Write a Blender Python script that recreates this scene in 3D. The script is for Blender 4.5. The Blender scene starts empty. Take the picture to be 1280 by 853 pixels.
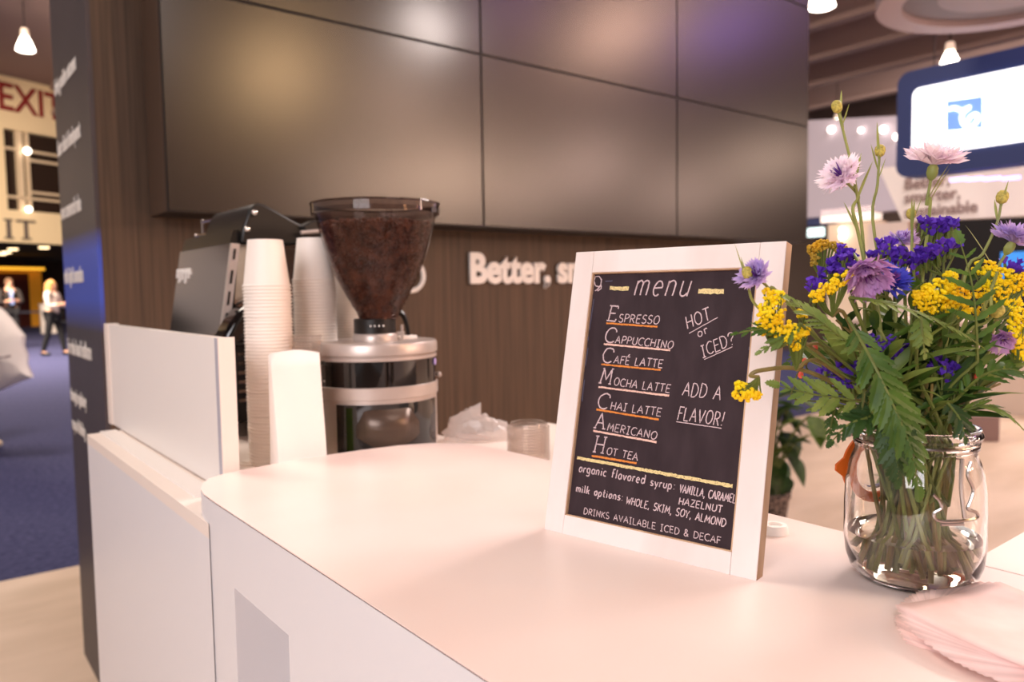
import bpy, bmesh, math, random
from mathutils import Vector, Matrix, noise
R = random.Random(7)
scene = bpy.context.scene
COL = scene.collection

# ------------------------------------------------------------------ camera, world, lights, exposure
YAW, PITCH, ROLL = 0.6699, -0.0663, -0.0152
FPX = 955.31
CAMZ = 1.266
CAMP = Vector((0, 0, CAMZ))
_cy, _sy, _cp, _sp = math.cos(YAW), math.sin(YAW), math.cos(PITCH), math.sin(PITCH)
FWD = Vector((_sy*_cp, _cy*_cp, _sp))
_r = Vector((_cy, -_sy, 0)); _u = _r.cross(FWD)
RGT = _r*math.cos(ROLL) + _u*math.sin(ROLL)
UPV = -_r*math.sin(ROLL) + _u*math.cos(ROLL)
cam = bpy.data.cameras.new('camera'); camo = bpy.data.objects.new('camera', cam); COL.objects.link(camo)
cam.sensor_width = 36.0; cam.lens = FPX/1280*36.0; cam.clip_start = 0.02; cam.clip_end = 200
m = Matrix((RGT, UPV, -FWD)).transposed().to_4x4(); m.translation = CAMP
camo.matrix_world = m
cam.dof.use_dof = True; cam.dof.focus_distance = 0.66; cam.dof.aperture_fstop = 6.3
scene.camera = camo

scene.view_settings.view_transform = 'Standard'; scene.view_settings.look = 'None'
scene.view_settings.gamma = 1.0; scene.view_settings.use_curve_mapping = False
scene.view_settings.exposure = 0.0
scene.cycles.transparent_max_bounces = 24
scene.cycles.max_bounces = 20; scene.cycles.transmission_bounces = 18

def lin(c):
    c = c/255.0
    return c/12.92 if c <= 0.04045 else ((c+0.055)/1.055)**2.4
def rgb(r, g, b): return (lin(r), lin(g), lin(b), 1.0)

w = bpy.data.worlds.new('hall_air'); scene.world = w; w.use_nodes = True
w.node_tree.nodes['Background'].inputs[0].default_value = (1.0, 0.86, 0.82, 1)
w.node_tree.nodes['Background'].inputs[1].default_value = 0.4

def area(name, loc, target, size, power, color, sizey=None):
    l = bpy.data.lights.new(name, 'AREA'); l.energy = power; l.color = color; l.size = size
    if sizey: l.shape = 'RECTANGLE'; l.size_y = sizey
    o = bpy.data.objects.new(name, l); COL.objects.link(o); o.location = loc
    o.rotation_euler = (Vector(target)-Vector(loc)).to_track_quat('-Z', 'Y').to_euler()
    return o
area('booth_light_behind_jar', (2.3, 0.9, 2.7), (0.5, 0.4, 1.0), 0.25, 11, (1.0, 0.86, 0.80))
area('booth_light_above_bar', (0.9, -0.9, 3.1), (0.6, 0.6, 1.0), 0.9, 10, (1.0, 0.88, 0.84))
area('booth_light_above_wall', (1.6, 0.6, 4.2), (1.6, 2.4, 1.2), 1.2, 12, (1.0, 0.88, 0.80))
area('aisle_fill', (-2.1, -0.9, 2.3), (0.35, 0.8, 0.8), 1.8, 88, (1.0, 0.95, 0.98))  # unseen fill lamp, placed to brighten the bar front, niche and flowers
area('aisle_floor_fill', (-1.0, 5.5, 6.5), (0.6, 4.2, 0.0), 2.0, 330, (1.0, 0.86, 0.74))  # unseen lamp added to brighten the floor beside the end panel
area('hall_light_lobby', (-0.5, 17.0, 7.0), (3.0, 20.0, 1.0), 4.0, 4200, (1.0, 0.84, 0.66))
area('rear_right_fill', (22.0, 8.0, 6.4), (26.0, 9.0, 0.0), 4.0, 700, (1.0, 0.84, 0.74))  # added fill for the distant right wall, no visible fixture
area('hall_light_far_side', (9.0, 0.5, 7.0), (9.0, 1.0, 0.0), 4.0, 1150, (1.0, 0.89, 0.86))

# ------------------------------------------------------------------ pixel to point
def ray(px, py): return FWD + RGT*((px-640)/FPX) - UPV*((py-426.5)/FPX)
def PD(px, py, t): return CAMP + ray(px, py)*t
def PZ(px, py, z): v = ray(px, py); return CAMP + v*((z-CAMZ)/v.z)
def PY(px, py, y): v = ray(px, py); return CAMP + v*(y/v.y)
def PX(px, py, x): v = ray(px, py); return CAMP + v*(x/v.x)
def PP(px, py, o, n): v = ray(px, py); return CAMP + v*((o-CAMP).dot(n)/v.dot(n))

# ------------------------------------------------------------------ materials
def mat(name, col, rough=0.5, metal=0.0, spec=0.5, ior=1.45, trans=0.0, emit=None, estr=0.0, alpha=1.0, sss=0.0, coat=0.0):
    m = bpy.data.materials.new(name); m.use_nodes = True
    p = m.node_tree.nodes['Principled BSDF']
    p.inputs['Base Color'].default_value = col; p.inputs['Roughness'].default_value = rough
    p.inputs['Metallic'].default_value = metal; p.inputs['Specular IOR Level'].default_value = spec
    p.inputs['IOR'].default_value = ior; p.inputs['Transmission Weight'].default_value = trans
    p.inputs['Alpha'].default_value = alpha; p.inputs['Coat Weight'].default_value = coat
    if sss: p.inputs['Subsurface Weight'].default_value = sss; p.inputs['Subsurface Scale'].default_value = 0.004
    if emit: p.inputs['Emission Color'].default_value = emit; p.inputs['Emission Strength'].default_value = estr
    return m
def noisy(m, c2, scale=(8, 8, 8), detail=4, lo=0.35, hi=0.65, bump=0.0, bscale=None):
    """mix the base colour with a second colour through a stretched object-space noise"""
    nt = m.node_tree; p = nt.nodes['Principled BSDF']; N = nt.nodes; L = nt.links
    tc = N.new('ShaderNodeTexCoord'); mp = N.new('ShaderNodeMapping'); mp.inputs['Scale'].default_value = scale
    nz = N.new('ShaderNodeTexNoise'); nz.inputs['Scale'].default_value = 1.0; nz.inputs['Detail'].default_value = detail
    cr = N.new('ShaderNodeValToRGB'); cr.color_ramp.elements[0].position = lo; cr.color_ramp.elements[1].position = hi
    cr.color_ramp.elements[0].color = p.inputs['Base Color'].default_value[:]; cr.color_ramp.elements[1].color = c2
    L.new(tc.outputs['Object'], mp.inputs[0]); L.new(mp.outputs[0], nz.inputs['Vector'])
    L.new(nz.outputs['Fac'], cr.inputs[0]); L.new(cr.outputs[0], p.inputs['Base Color'])
    if bump:
        b = N.new('ShaderNodeBump'); b.inputs['Strength'].default_value = bump; b.inputs['Distance'].default_value = 0.002
        L.new(nz.outputs['Fac'], b.inputs['Height']); L.new(b.outputs[0], p.inputs['Normal'])
    return m
def thin_glass(name, tint, ior=1.5, rough=0.02, body=0.0, bodycol=(1, 1, 1, 1)):
    """thin walled clear material: straight-through transmission, fresnel reflection, optional milky body"""
    m = bpy.data.materials.new(name); m.use_nodes = True; nt = m.node_tree; N = nt.nodes; L = nt.links
    N.remove(N['Principled BSDF']); out = N['Material Output']
    tr = N.new('ShaderNodeBsdfTransparent'); tr.inputs[0].default_value = tint
    gl = N.new('ShaderNodeBsdfGlossy'); gl.inputs['Roughness'].default_value = rough
    fr = N.new('ShaderNodeFresnel'); ge = N.new('ShaderNodeNewGeometry'); mi = N.new('ShaderNodeMapRange')   # same reflection from both sides of the thin wall
    mi.inputs['To Min'].default_value = ior; mi.inputs['To Max'].default_value = 1/ior
    L.new(ge.outputs['Backfacing'], mi.inputs[0]); L.new(mi.outputs[0], fr.inputs['IOR'])
    mx = N.new('ShaderNodeMixShader'); L.new(fr.outputs[0], mx.inputs[0]); L.new(gl.outputs[0], mx.inputs[2])
    if body:
        df = N.new('ShaderNodeBsdfTranslucent'); df.inputs[0].default_value = bodycol
        d2 = N.new('ShaderNodeBsdfDiffuse'); d2.inputs[0].default_value = bodycol
        m0 = N.new('ShaderNodeMixShader'); m0.inputs[0].default_value = 0.5; L.new(df.outputs[0], m0.inputs[1]); L.new(d2.outputs[0], m0.inputs[2])
        m1 = N.new('ShaderNodeMixShader'); m1.inputs[0].default_value = body
        L.new(tr.outputs[0], m1.inputs[1]); L.new(m0.outputs[0], m1.inputs[2]); L.new(m1.outputs[0], mx.inputs[1])
    else: L.new(tr.outputs[0], mx.inputs[1])
    L.new(mx.outputs[0], out.inputs[0])
    return m
def leafy(name, col, col2, rough=0.45, tl=0.35):
    m = noisy(mat(name, col, rough), col2, (40, 40, 40), 3)
    nt = m.node_tree; N = nt.nodes; L = nt.links; p = N['Principled BSDF']; out = N['Material Output']
    t = N.new('ShaderNodeBsdfTranslucent'); mx = N.new('ShaderNodeMixShader'); mx.inputs[0].default_value = tl
    src = p.inputs['Base Color'].links[0].from_socket; L.new(src, t.inputs[0])
    L.new(p.outputs[0], mx.inputs[1]); L.new(t.outputs[0], mx.inputs[2]); L.new(mx.outputs[0], out.inputs[0])
    return m
M = {}
M['laminate_top'] = noisy(mat('white_laminate_top', rgb(240, 220, 212), 0.34), rgb(238, 214, 205), (6, 6, 6), 2)
M['laminate'] = mat('white_laminate_front', rgb(226, 222, 224), 0.4)
M['seam'] = mat('dark_edge_seam', rgb(110, 80, 78), 0.6)
M['wall_wood'] = noisy(mat('dark_wall_wood', rgb(68, 54, 44), 0.5, spec=0.35), rgb(94, 75, 60), (110, 110, 2.2), 8, 0.3, 0.7)
M['gray_lam'] = mat('grey_gloss_laminate', rgb(88, 80, 82), 0.22)
M['screen'] = mat('dark_screen_glass', rgb(26, 22, 20), 0.235, spec=0.5, ior=1.62)
M['bezel'] = mat('black_bezel', rgb(34, 28, 26), 0.5)
M['screen_side'] = mat('screen_side_metal', rgb(96, 76, 62), 0.5, metal=0.3)
M['letter'] = mat('white_sign_letter', rgb(240, 235, 230), 0.5)
M['carpet'] = noisy(mat('navy_carpet', rgb(58, 60, 92), 0.95, spec=0.1), rgb(78, 78, 112), (30, 30, 30), 6)
M['tile'] = noisy(mat('beige_floor_tile', rgb(196, 172, 150), 0.35), rgb(220, 196, 176), (1.1, 3.2, 1), 5)
M['ceiling'] = mat('dark_ceiling', rgb(150, 126, 118), 0.9)
M['beam'] = mat('ceiling_beam', rgb(176, 150, 142), 0.8)
M['acrylic'] = mat('frosted_panel', rgb(238, 230, 224), 0.38)
M['panel_edge'] = mat('panel_edge_white', rgb(238, 224, 214), 0.45)
M['paper'] = mat('white_paper', rgb(244, 236, 230), 0.7)
M['napkin'] = noisy(mat('pale_pink_napkin', rgb(246, 214, 207), 0.8), rgb(240, 202, 194), (30, 30, 30), 3)
_nt = M['napkin'].node_tree; _p = _nt.nodes['Principled BSDF']; _src = _p.inputs['Base Color'].links[0].from_socket
_oi = _nt.nodes.new('ShaderNodeObjectInfo'); _hv = _nt.nodes.new('ShaderNodeHueSaturation'); _mr = _nt.nodes.new('ShaderNodeMapRange')
_mr.inputs['To Min'].default_value = 0.80; _mr.inputs['To Max'].default_value = 1.06      # every napkin its own slight shade
_nt.links.new(_oi.outputs['Random'], _mr.inputs[0]); _nt.links.new(_mr.outputs[0], _hv.inputs['Value']); _nt.links.new(_src, _hv.inputs['Color']); _nt.links.new(_hv.outputs[0], _p.inputs['Base Color'])
M['stem_brown'] = leafy('brownish_stem', rgb(156, 134, 78), rgb(122, 108, 58), 0.5, 0.2)
M['cup'] = mat('paper_cup_white', rgb(246, 236, 226), 0.5)
M['steel'] = mat('brushed_steel', rgb(200, 190, 180), 0.16, metal=1.0)
M['steel_dark'] = mat('smoked_steel', rgb(168, 152, 142), 0.12, metal=1.0)
M['chrome'] = mat('chrome', rgb(225, 220, 215), 0.07, metal=1.0)
M['black'] = mat('black_plastic', rgb(24, 21, 20), 0.35)
M['black_gloss'] = mat('black_gloss', rgb(16, 14, 14), 0.06, coat=0.5)
M['silver'] = noisy(mat('silver_paint', rgb(186, 172, 164), 0.32, metal=0.35), rgb(196, 182, 174), (20, 20, 20), 2)
M['smoke'] = thin_glass('smoked_clear_plastic', (0.62, 0.56, 0.55, 1), 1.35, 0.04)
M['bean'] = noisy(mat('coffee_bean', rgb(74, 42, 30), 0.42), rgb(116, 72, 52), (60, 60, 60), 2)
M['clear'] = thin_glass('clear_plastic', (0.93, 0.90, 0.88, 1), 1.3, 0.08, 0.10, (0.9, 0.82, 0.75, 1))
M['bag'] = thin_glass('milky_plastic_bag', (0.85, 0.8, 0.78, 1), 1.4, 0.18, 0.45, (0.86, 0.80, 0.77, 1))
M['glass'] = mat('jar_glass', (0.985, 0.985, 0.975, 1), 0.0, ior=1.47, trans=1.0)
M['water'] = mat('vase_water', (0.93, 0.88, 0.74, 1), 0.0, ior=1.33, trans=1.0)
M['gasket'] = mat('orange_rubber', rgb(214, 98, 22), 0.5, sss=0.0)
M['wire'] = mat('wire_steel', rgb(170, 165, 160), 0.25, metal=1.0)
M['board_wood'] = noisy(mat('whitewashed_wood', rgb(238, 226, 221), 0.6), rgb(222, 206, 198), (14, 14, 3), 5, 0.45, 0.8, 0.15)
M['raw_wood'] = noisy(mat('raw_pine_edge', rgb(206, 172, 140), 0.7), rgb(178, 140, 108), (40, 40, 6), 4)
M['slate'] = noisy(mat('chalkboard_black', rgb(50, 38, 42), 0.75, spec=0.25), rgb(60, 47, 51), (60, 60, 20), 5)
M['chalk'] = noisy(mat('white_chalk', rgb(212, 188, 190), 0.9, spec=0.0), rgb(140, 118, 122), (900, 900, 900), 3, 0.5, 0.75)
M['chalk_orange'] = noisy(mat('orange_chalk', rgb(226, 140, 70), 0.9, spec=0.0), rgb(160, 96, 60), (700, 700, 700), 3, 0.5, 0.75)
M['chalk_pink'] = noisy(mat('pink_chalk', rgb(240, 196, 180), 0.9, spec=0.0), rgb(170, 128, 120), (700, 700, 700), 3, 0.5, 0.75)
M['chalk_straw'] = noisy(mat('straw_chalk', rgb(230, 208, 150), 0.9, spec=0.0), rgb(150, 128, 96), (600, 600, 600), 3, 0.5, 0.75)
M['chalk_faint'] = mat('faint_chalk_smudge', rgb(88, 84, 100), 0.9, spec=0.0)
M['stem'] = leafy('flower_stem_green', rgb(118, 126, 58), rgb(92, 104, 44), 0.5, 0.2)
M['stem_pale'] = leafy('pale_stem_green', rgb(160, 164, 92), rgb(136, 144, 76), 0.5, 0.2)
M['leaf'] = leafy('leaf_green', rgb(86, 116, 42), rgb(58, 90, 30))
M['leaf_light'] = leafy('leaf_light_green', rgb(136, 152, 74), rgb(100, 124, 54))
M['leaf_dark'] = leafy('leaf_dark_green', rgb(54, 84, 34), rgb(38, 64, 26))
M['yellow'] = leafy('yarrow_yellow', rgb(255, 234, 14), rgb(255, 214, 6), 0.6, 0.25)
M['ochre'] = leafy('yarrow_ochre', rgb(232, 176, 30), rgb(170, 140, 44), 0.6, 0.25)
M['purple'] = leafy('statice_purple', rgb(116, 66, 208), rgb(90, 46, 178), 0.6, 0.3)
M['petal_pink'] = leafy('pale_pink_petal', rgb(252, 240, 242), rgb(242, 222, 238), 0.6, 0.4)
M['petal_mauve'] = leafy('mauve_petal', rgb(176, 128, 192), rgb(206, 160, 200), 0.6, 0.4)
M['petal_lav'] = leafy('lavender_petal', rgb(176, 156, 220), rgb(214, 186, 224), 0.6, 0.4)
M['petal_blue'] = leafy('cornflower_blue', rgb(78, 90, 214), rgb(66, 66, 190), 0.6, 0.35)
M['floret'] = leafy('floret_violet', rgb(104, 62, 160), rgb(150, 70, 150), 0.6, 0.3)
M['bud'] = noisy(mat('bud_scales', rgb(196, 178, 84), 0.6), rgb(150, 136, 62), (500, 500, 500), 2)

# ------------------------------------------------------------------ mesh builder
class MB:
    def __init__(s): s.v = []; s.f = []; s.m = []; s.cur = 0
    def add(s, vs, fs):
        o = len(s.v); s.v += [Vector(v) for v in vs]
        for f in fs: s.f.append([i+o for i in f]); s.m.append(s.cur)
        return s
    def box(s, x0, x1, y0, y1, z0, z1):
        vs = [(x, y, z) for z in (z0, z1) for y in (y0, y1) for x in (x0, x1)]
        return s.add(vs, [(0, 2, 3, 1), (4, 5, 7, 6), (0, 1, 5, 4), (2, 6, 7, 3), (0, 4, 6, 2), (1, 3, 7, 5)])
    def prism(s, poly, h0, h1, fn=None):
        """poly in 2D, extruded; fn(a, b, h) -> 3D (default xy plane, up z)"""
        fn = fn or (lambda a, b, h: (a, b, h)); n = len(poly)
        vs = [fn(a, b, h0) for a, b in poly] + [fn(a, b, h1) for a, b in poly]
        return s.add(vs, [list(range(n))[::-1], list(range(n, 2*n))] + [(i, (i+1) % n, n+(i+1) % n, n+i) for i in range(n)])
    def lathe(s, prof, seg=32, c=(0, 0, 0), axis=None, cap0=False, cap1=False):
        ax = Vector(axis).normalized() if axis is not None else Vector((0, 0, 1))
        q = Vector((0, 0, 1)).rotation_difference(ax); c = Vector(c)
        vs = []; fs = []; n = len(prof)
        for r, z in prof:
            for k in range(seg):
                a = 2*math.pi*k/seg
                vs.append(c + q @ Vector((r*math.cos(a), r*math.sin(a), z)))
        for i in range(n-1):
            for k in range(seg):
                k2 = (k+1) % seg
                fs.append((i*seg+k, i*seg+k2, (i+1)*seg+k2, (i+1)*seg+k))
        if cap0: fs.append(list(range(seg))[::-1])
        if cap1: fs.append(list(range((n-1)*seg, n*seg)))
        return s.add(vs, fs)
    def tube(s, pts, rad, seg=6, smooth=0, caps=True, closed=False):
        P = [Vector(p) for p in pts]
        rr = list(rad) if isinstance(rad, (list, tuple)) else [rad]*len(P)
        if smooth:
            P2, r2 = [], []
            n = len(P)
            for i in range(n-1):
                p0, p1, p2, p3 = P[max(i-1, 0)], P[i], P[i+1], P[min(i+2, n-1)]
                for j in range(smooth):
                    t = j/smooth
                    P2.append(0.5*((2*p1)+(p2-p0)*t+(2*p0-5*p1+4*p2-p3)*t*t+(3*p1-p0-3*p2+p3)*t**3))
                    r2.append(rr[i]*(1-t)+rr[i+1]*t)
            P2.append(P[-1]); r2.append(rr[-1]); P, rr = P2, r2
        n = len(P); vs = []; fs = []
        t = (P[1]-P[0]).normalized(); nrm = t.orthogonal().normalized()
        for i in range(n):
            t2 = ((P[(i+1) % n]-P[i-1]) if closed else (P[min(i+1, n-1)]-P[max(i-1, 0)]))
            t2 = t2.normalized() if t2.length > 1e-9 else t
            nrm = (nrm - t2*nrm.dot(t2)); nrm = nrm.normalized() if nrm.length > 1e-6 else t2.orthogonal().normalized()
            b = t2.cross(nrm); t = t2
            for k in range(seg):
                a = 2*math.pi*k/seg
                vs.append(P[i] + (nrm*math.cos(a)+b*math.sin(a))*rr[i])
        last = n if closed else n-1
        for i in range(last):
            i2 = (i+1) % n
            for k in range(seg):
                k2 = (k+1) % seg
                fs.append((i*seg+k, i*seg+k2, i2*seg+k2, i2*seg+k))
        if caps and not closed: fs += [list(range(seg))[::-1], list(range((n-1)*seg, n*seg))]
        return s.add(vs, fs)
    def ball(s, c, r, u=8, v=6, sc=(1, 1, 1), jitter=0.0):
        c = Vector(c); vs = [c+Vector((0, 0, r*sc[2]))]; fs = []
        for i in range(1, v):
            th = math.pi*i/v
            for k in range(u):
                a = 2*math.pi*k/u; j = 1+R.uniform(-jitter, jitter)
                vs.append(c+Vector((r*sc[0]*math.sin(th)*math.cos(a)*j, r*sc[1]*math.sin(th)*math.sin(a)*j, r*sc[2]*math.cos(th)*j)))
        vs.append(c-Vector((0, 0, r*sc[2])))
        for k in range(u):
            fs.append((0, 1+k, 1+(k+1) % u)); fs.append((len(vs)-1, 1+(v-2)*u+(k+1) % u, 1+(v-2)*u+k))
        for i in range(v-2):
            for k in range(u):
                a, b = 1+i*u+k, 1+i*u+(k+1) % u
                fs.append((a, a+u, b+u, b))
        return s.add(vs, fs)
    def build(s, name, mats, parent=None, smooth=True, bevel=0.0, world=True, flat_angle=None, solid=0.0, bseg=2):
        me = bpy.data.meshes.new(name)
        off = parent_loc(parent) if (parent is not None and world) else Vector((0, 0, 0))
        me.from_pydata([v-off for v in s.v], [], s.f)
        mats = mats if isinstance(mats, (list, tuple)) else [mats]
        for mm in mats: me.materials.append(mm)
        if len(mats) > 1: me.polygons.foreach_set('material_index', s.m)
        bm = bmesh.new(); bm.from_mesh(me); bmesh.ops.recalc_face_normals(bm, faces=bm.faces); bm.to_mesh(me); bm.free()
        me.update()
        o = bpy.data.objects.new(name, me); COL.objects.link(o)
        if parent is not None: o.parent = parent
        if bevel:
            b = o.modifiers.new('edge', 'BEVEL'); b.width = bevel; b.segments = bseg; b.limit_method = 'ANGLE'
        if solid:
            b = o.modifiers.new('thick', 'SOLIDIFY'); b.thickness = solid; b.offset = 0
        if smooth: me.polygons.foreach_set('use_smooth', [True]*len(me.polygons)); me.set_sharp_from_angle(angle=math.radians(38))
        return o
def parent_loc(p):
    v = Vector((0, 0, 0))
    while p is not None: v += p.location; p = p.parent
    return v
def tag(o, label=None, cat=None, group=None, kind=None):
    if label: o['label'] = label
    if cat: o['category'] = cat
    if group: o['group'] = group
    if kind: o['kind'] = kind
    return o
def thing(name, loc, label, cat, group=None):
    o = bpy.data.objects.new(name, None); COL.objects.link(o); o.location = loc; o.empty_display_size = 0.02
    return tag(o, label, cat, group)
def structure(o): o['kind'] = 'structure'; return o
def copy_tree(o, parent=None):
    c = o.copy(); COL.objects.link(c)
    if parent is not None: c.parent = parent
    for ch in list(o.children): copy_tree(ch, c)
    return c
def text_mesh(body, size, M4, mats, name, parent, depth=0.002, embolden=0.0, xscale=1.0):
    """lettering from Blender's own font, turned into a mesh; M4 places the text plane"""
    cu = bpy.data.curves.new('txt', 'FONT'); cu.body = body; cu.size = size; cu.extrude = depth; cu.offset = embolden
    cu.resolution_u = 4
    ob = bpy.data.objects.new('txt', cu); COL.objects.link(ob)
    dg = bpy.context.evaluated_depsgraph_get(); me = bpy.data.meshes.new_from_object(ob.evaluated_get(dg))
    bpy.data.objects.remove(ob); bpy.data.curves.remove(cu)
    me.transform(M4 @ Matrix.Diagonal((xscale, 1, 1, 1)))
    if parent is not None: me.transform(Matrix.Translation(-parent_loc(parent)))
    me.materials.clear(); me.materials.append(mats)
    o = bpy.data.objects.new(name, me); COL.objects.link(o)
    if parent is not None: o.parent = parent
    return o
def plane_matrix(origin, xdir, ydir):
    x = Vector(xdir).normalized(); y = Vector(ydir).normalized(); z = x.cross(y)
    m = Matrix((x, y, z)).transposed().to_4x4(); m.translation = Vector(origin); return m
# ------------------------------------------------------------------ the hall: floor, carpet, ceiling
WALLY = 2.43
structure(MB().box(-9, 16, -9, 4.05, -0.05, 0.0).build('floor', M['tile'], smooth=False))
structure(MB().box(-14, 30, 4.05, 45, -0.05, 0.0).build('floor_carpet', M['carpet'], smooth=False))
CEILZ = 8.6
structure(MB().box(-16, 32, -12, 46, CEILZ, CEILZ+0.2).build('ceiling', M['ceiling'], smooth=False))
for i, x in enumerate((-13, -9.5, -6, -2.5, 1, 4.5, 8, 10.5, 13, 15.5, 18, 20.5, 23, 26)):
    b = MB().box(x-0.16, x+0.16, -12, 46, CEILZ-1.0, CEILZ-0.85).box(x-0.16, x+0.16, -12, 46, CEILZ-0.12, CEILZ)
    b.box(x-0.03, x+0.03, -12, 46, CEILZ-0.86, CEILZ-0.1)
    structure(b.build('trim_%d' % (i+1), M['beam'], smooth=False))
# far boundary walls of the hall
structure(MB().box(30, 30.3, -12, 46, 0, CEILZ).build('wall_right', noisy(mat('hall_wall_right', rgb(104, 84, 76), 0.8), rgb(64, 52, 50), (0.3, 0.3, 0.5), 3), smooth=False))
structure(MB().box(-16, 32, -12.3, -12, 0, CEILZ).build('wall_back', noisy(mat('hall_wall_rear', rgb(190, 160, 140), 0.8), rgb(90, 74, 84), (0.35, 0.35, 0.6), 3), smooth=False))

# ------------------------------------------------------------------ booth wall of dark wood with its grey end
XL = 0.445
structure(MB().box(XL, 3.42, WALLY, 3.02, 0, 4.2).build('wall_booth', M['wall_wood'], smooth=False))
# grey laminate covering the end of the wall
gl = noisy(mat('end_panel_blue_band', rgb(74, 67, 70), 0.45, spec=0.3), rgb(68, 62, 65), (3, 3, 3), 2)
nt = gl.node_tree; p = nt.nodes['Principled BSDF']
# soft-edged blue band mixed into the base colour by height, behind the wording
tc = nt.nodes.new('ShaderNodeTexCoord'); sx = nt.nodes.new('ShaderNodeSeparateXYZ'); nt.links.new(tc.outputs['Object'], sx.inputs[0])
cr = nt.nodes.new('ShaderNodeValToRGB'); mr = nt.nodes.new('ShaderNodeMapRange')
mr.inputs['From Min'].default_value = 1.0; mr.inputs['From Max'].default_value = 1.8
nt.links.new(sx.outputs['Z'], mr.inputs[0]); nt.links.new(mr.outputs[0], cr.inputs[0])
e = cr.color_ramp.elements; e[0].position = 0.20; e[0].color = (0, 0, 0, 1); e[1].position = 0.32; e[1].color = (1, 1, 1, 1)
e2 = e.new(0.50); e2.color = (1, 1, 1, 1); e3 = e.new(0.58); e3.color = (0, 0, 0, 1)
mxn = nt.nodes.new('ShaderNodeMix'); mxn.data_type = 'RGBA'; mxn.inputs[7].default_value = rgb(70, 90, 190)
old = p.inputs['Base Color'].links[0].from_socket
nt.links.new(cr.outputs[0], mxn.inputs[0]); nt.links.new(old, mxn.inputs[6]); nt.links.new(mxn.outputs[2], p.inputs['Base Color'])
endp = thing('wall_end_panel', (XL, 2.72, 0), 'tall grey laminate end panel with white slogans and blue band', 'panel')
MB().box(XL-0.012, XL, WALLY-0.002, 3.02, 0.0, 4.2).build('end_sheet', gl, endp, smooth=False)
LX = XL-0.0135
for txt, py, h in (('driving positive outcomes', 88, 0.075), ('faster clinical development', 174, 0.075), ('more commercial value', 260, 0.075),
                   ('with digital innovation', 343, 0.075), ('for value-based healthcare', 430, 0.075), ('through regulatory', 488, 0.062), ('ways of thinking', 522, 0.062)):
    z = PX(90, py, XL).z - h*0.4
    text_mesh(txt, h, plane_matrix((LX, 3.0, z), (0, -1, 0), (0, 0, 1)), M['letter'], 'slogan', endp, 0.0006, 0.001, 0.52 if len(txt) > 20 else 0.6)

# white lettering on the wood
sign = thing('wall_slogan', (1.7, WALLY, 1.3), 'white raised Better slogan lettering on the dark wood wall', 'lettering')
b0 = PY(584, 353, WALLY); b1 = PY(584, 316, WALLY); cap = (b1.z-b0.z)
text_mesh('Better, smarter', cap/0.715, plane_matrix((b0.x, WALLY-0.012, b0.z), (1, 0, 0), (0, 0, 1)), M['letter'], 'lettering', sign, 0.006, 0.0062, 0.93)
emb = MB(); cE = PY(512, 345, WALLY)
emb.tube([cE+Vector((0.055*math.cos(a), -0.008, 0.055*math.sin(a))) for a in [2*math.pi*k/24 for k in range(24)]], 0.009, 6, closed=True)
tag(emb.build('ring_emblem', M['letter']), 'white ring emblem on the wood wall just behind the bean hopper', 'emblem')

# ------------------------------------------------------------------ the screens
YS = 2.25
sx0 = PY(206.5, 200, YS).x; pitchx = (PY(1010.4, 200, YS).x - sx0)/3
z0 = PY(604, 284, YS).z; z1 = PY(601, 68, YS).z; ph = z1-z0
for r_ in range(3):
    for c in range(3):
        x0 = sx0+c*pitchx; zz = z0+r_*ph
        lab = '%s screen of the video wall, %s' % (['lower row', 'middle row', 'upper row'][r_], ['above the coffee machine', 'second from the grey end panel', 'farthest from the grey end panel'][c])
        t = thing('video_screen', (x0+pitchx/2, YS+0.05, zz), 'dark glossy '+lab, 'screen', 'screens of the video wall')
        MB().box(x0+0.0015, x0+pitchx-0.0015, YS+0.004, WALLY-0.003, zz+0.0015, zz+ph-0.0015).build('casing', M['bezel'], t, smooth=False)
        if c == 0: MB().box(x0-0.0015, x0+0.0013, YS+0.012, WALLY-0.003, zz+0.0015, zz+ph-0.0015).build('side_cover', M['screen_side'], t, smooth=False)
        MB().box(x0+0.005, x0+pitchx-0.005, YS, YS+0.005, zz+0.005, zz+ph-0.005).build('glass', M['screen'], t, smooth=False)
# ------------------------------------------------------------------ the bar counter
CT = 1.026; LG = 0.994; XF = 0.2695
out = [(XF, -0.75), (XF, 0.90), (0.2705, 0.945)]
for p_ in ((251, 612), (253, 604), (262, 598), (275, 594), (300, 588), (330, 582.5), (365, 576), (400, 570.3), (450, 563), (500, 556.8), (540, 554), (580, 554.5), (620, 561), (650, 567.5), (683, 575)):
    q = PZ(p_[0], p_[1], CT); out.append((q.x, q.y))
out += [(0.702, 0.70), (0.705, 0.45), (0.7055, 0.2), (0.7055, -0.75)]
def inset(poly, d):
    c = Vector((sum(p[0] for p in poly)/len(poly), sum(p[1] for p in poly)/len(poly)))
    res = []
    n = len(poly)
    for i in range(n):
        a, b, c2 = Vector(poly[i-1]), Vector(poly[i]), Vector(poly[(i+1) % n])
        t = (c2-a).normalized(); nn = Vector((-t.y, t.x))
        if nn.dot(c-b) < 0: nn = -nn
        res.append((b.x+nn.x*d, b.y+nn.y*d))
    return res
bar = thing('bar_counter', (0.49, 0.2, 0), 'long white bar counter with rounded end and recessed niche in front', 'counter')
MB().prism(out, CT-0.0012, CT).build('countertop', M['laminate_top'], bar, smooth=False)
MB().prism(inset(out, 0.0006), CT-0.0024, CT-0.0012).build('edge_seam', M['seam'], bar, smooth=False)
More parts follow.
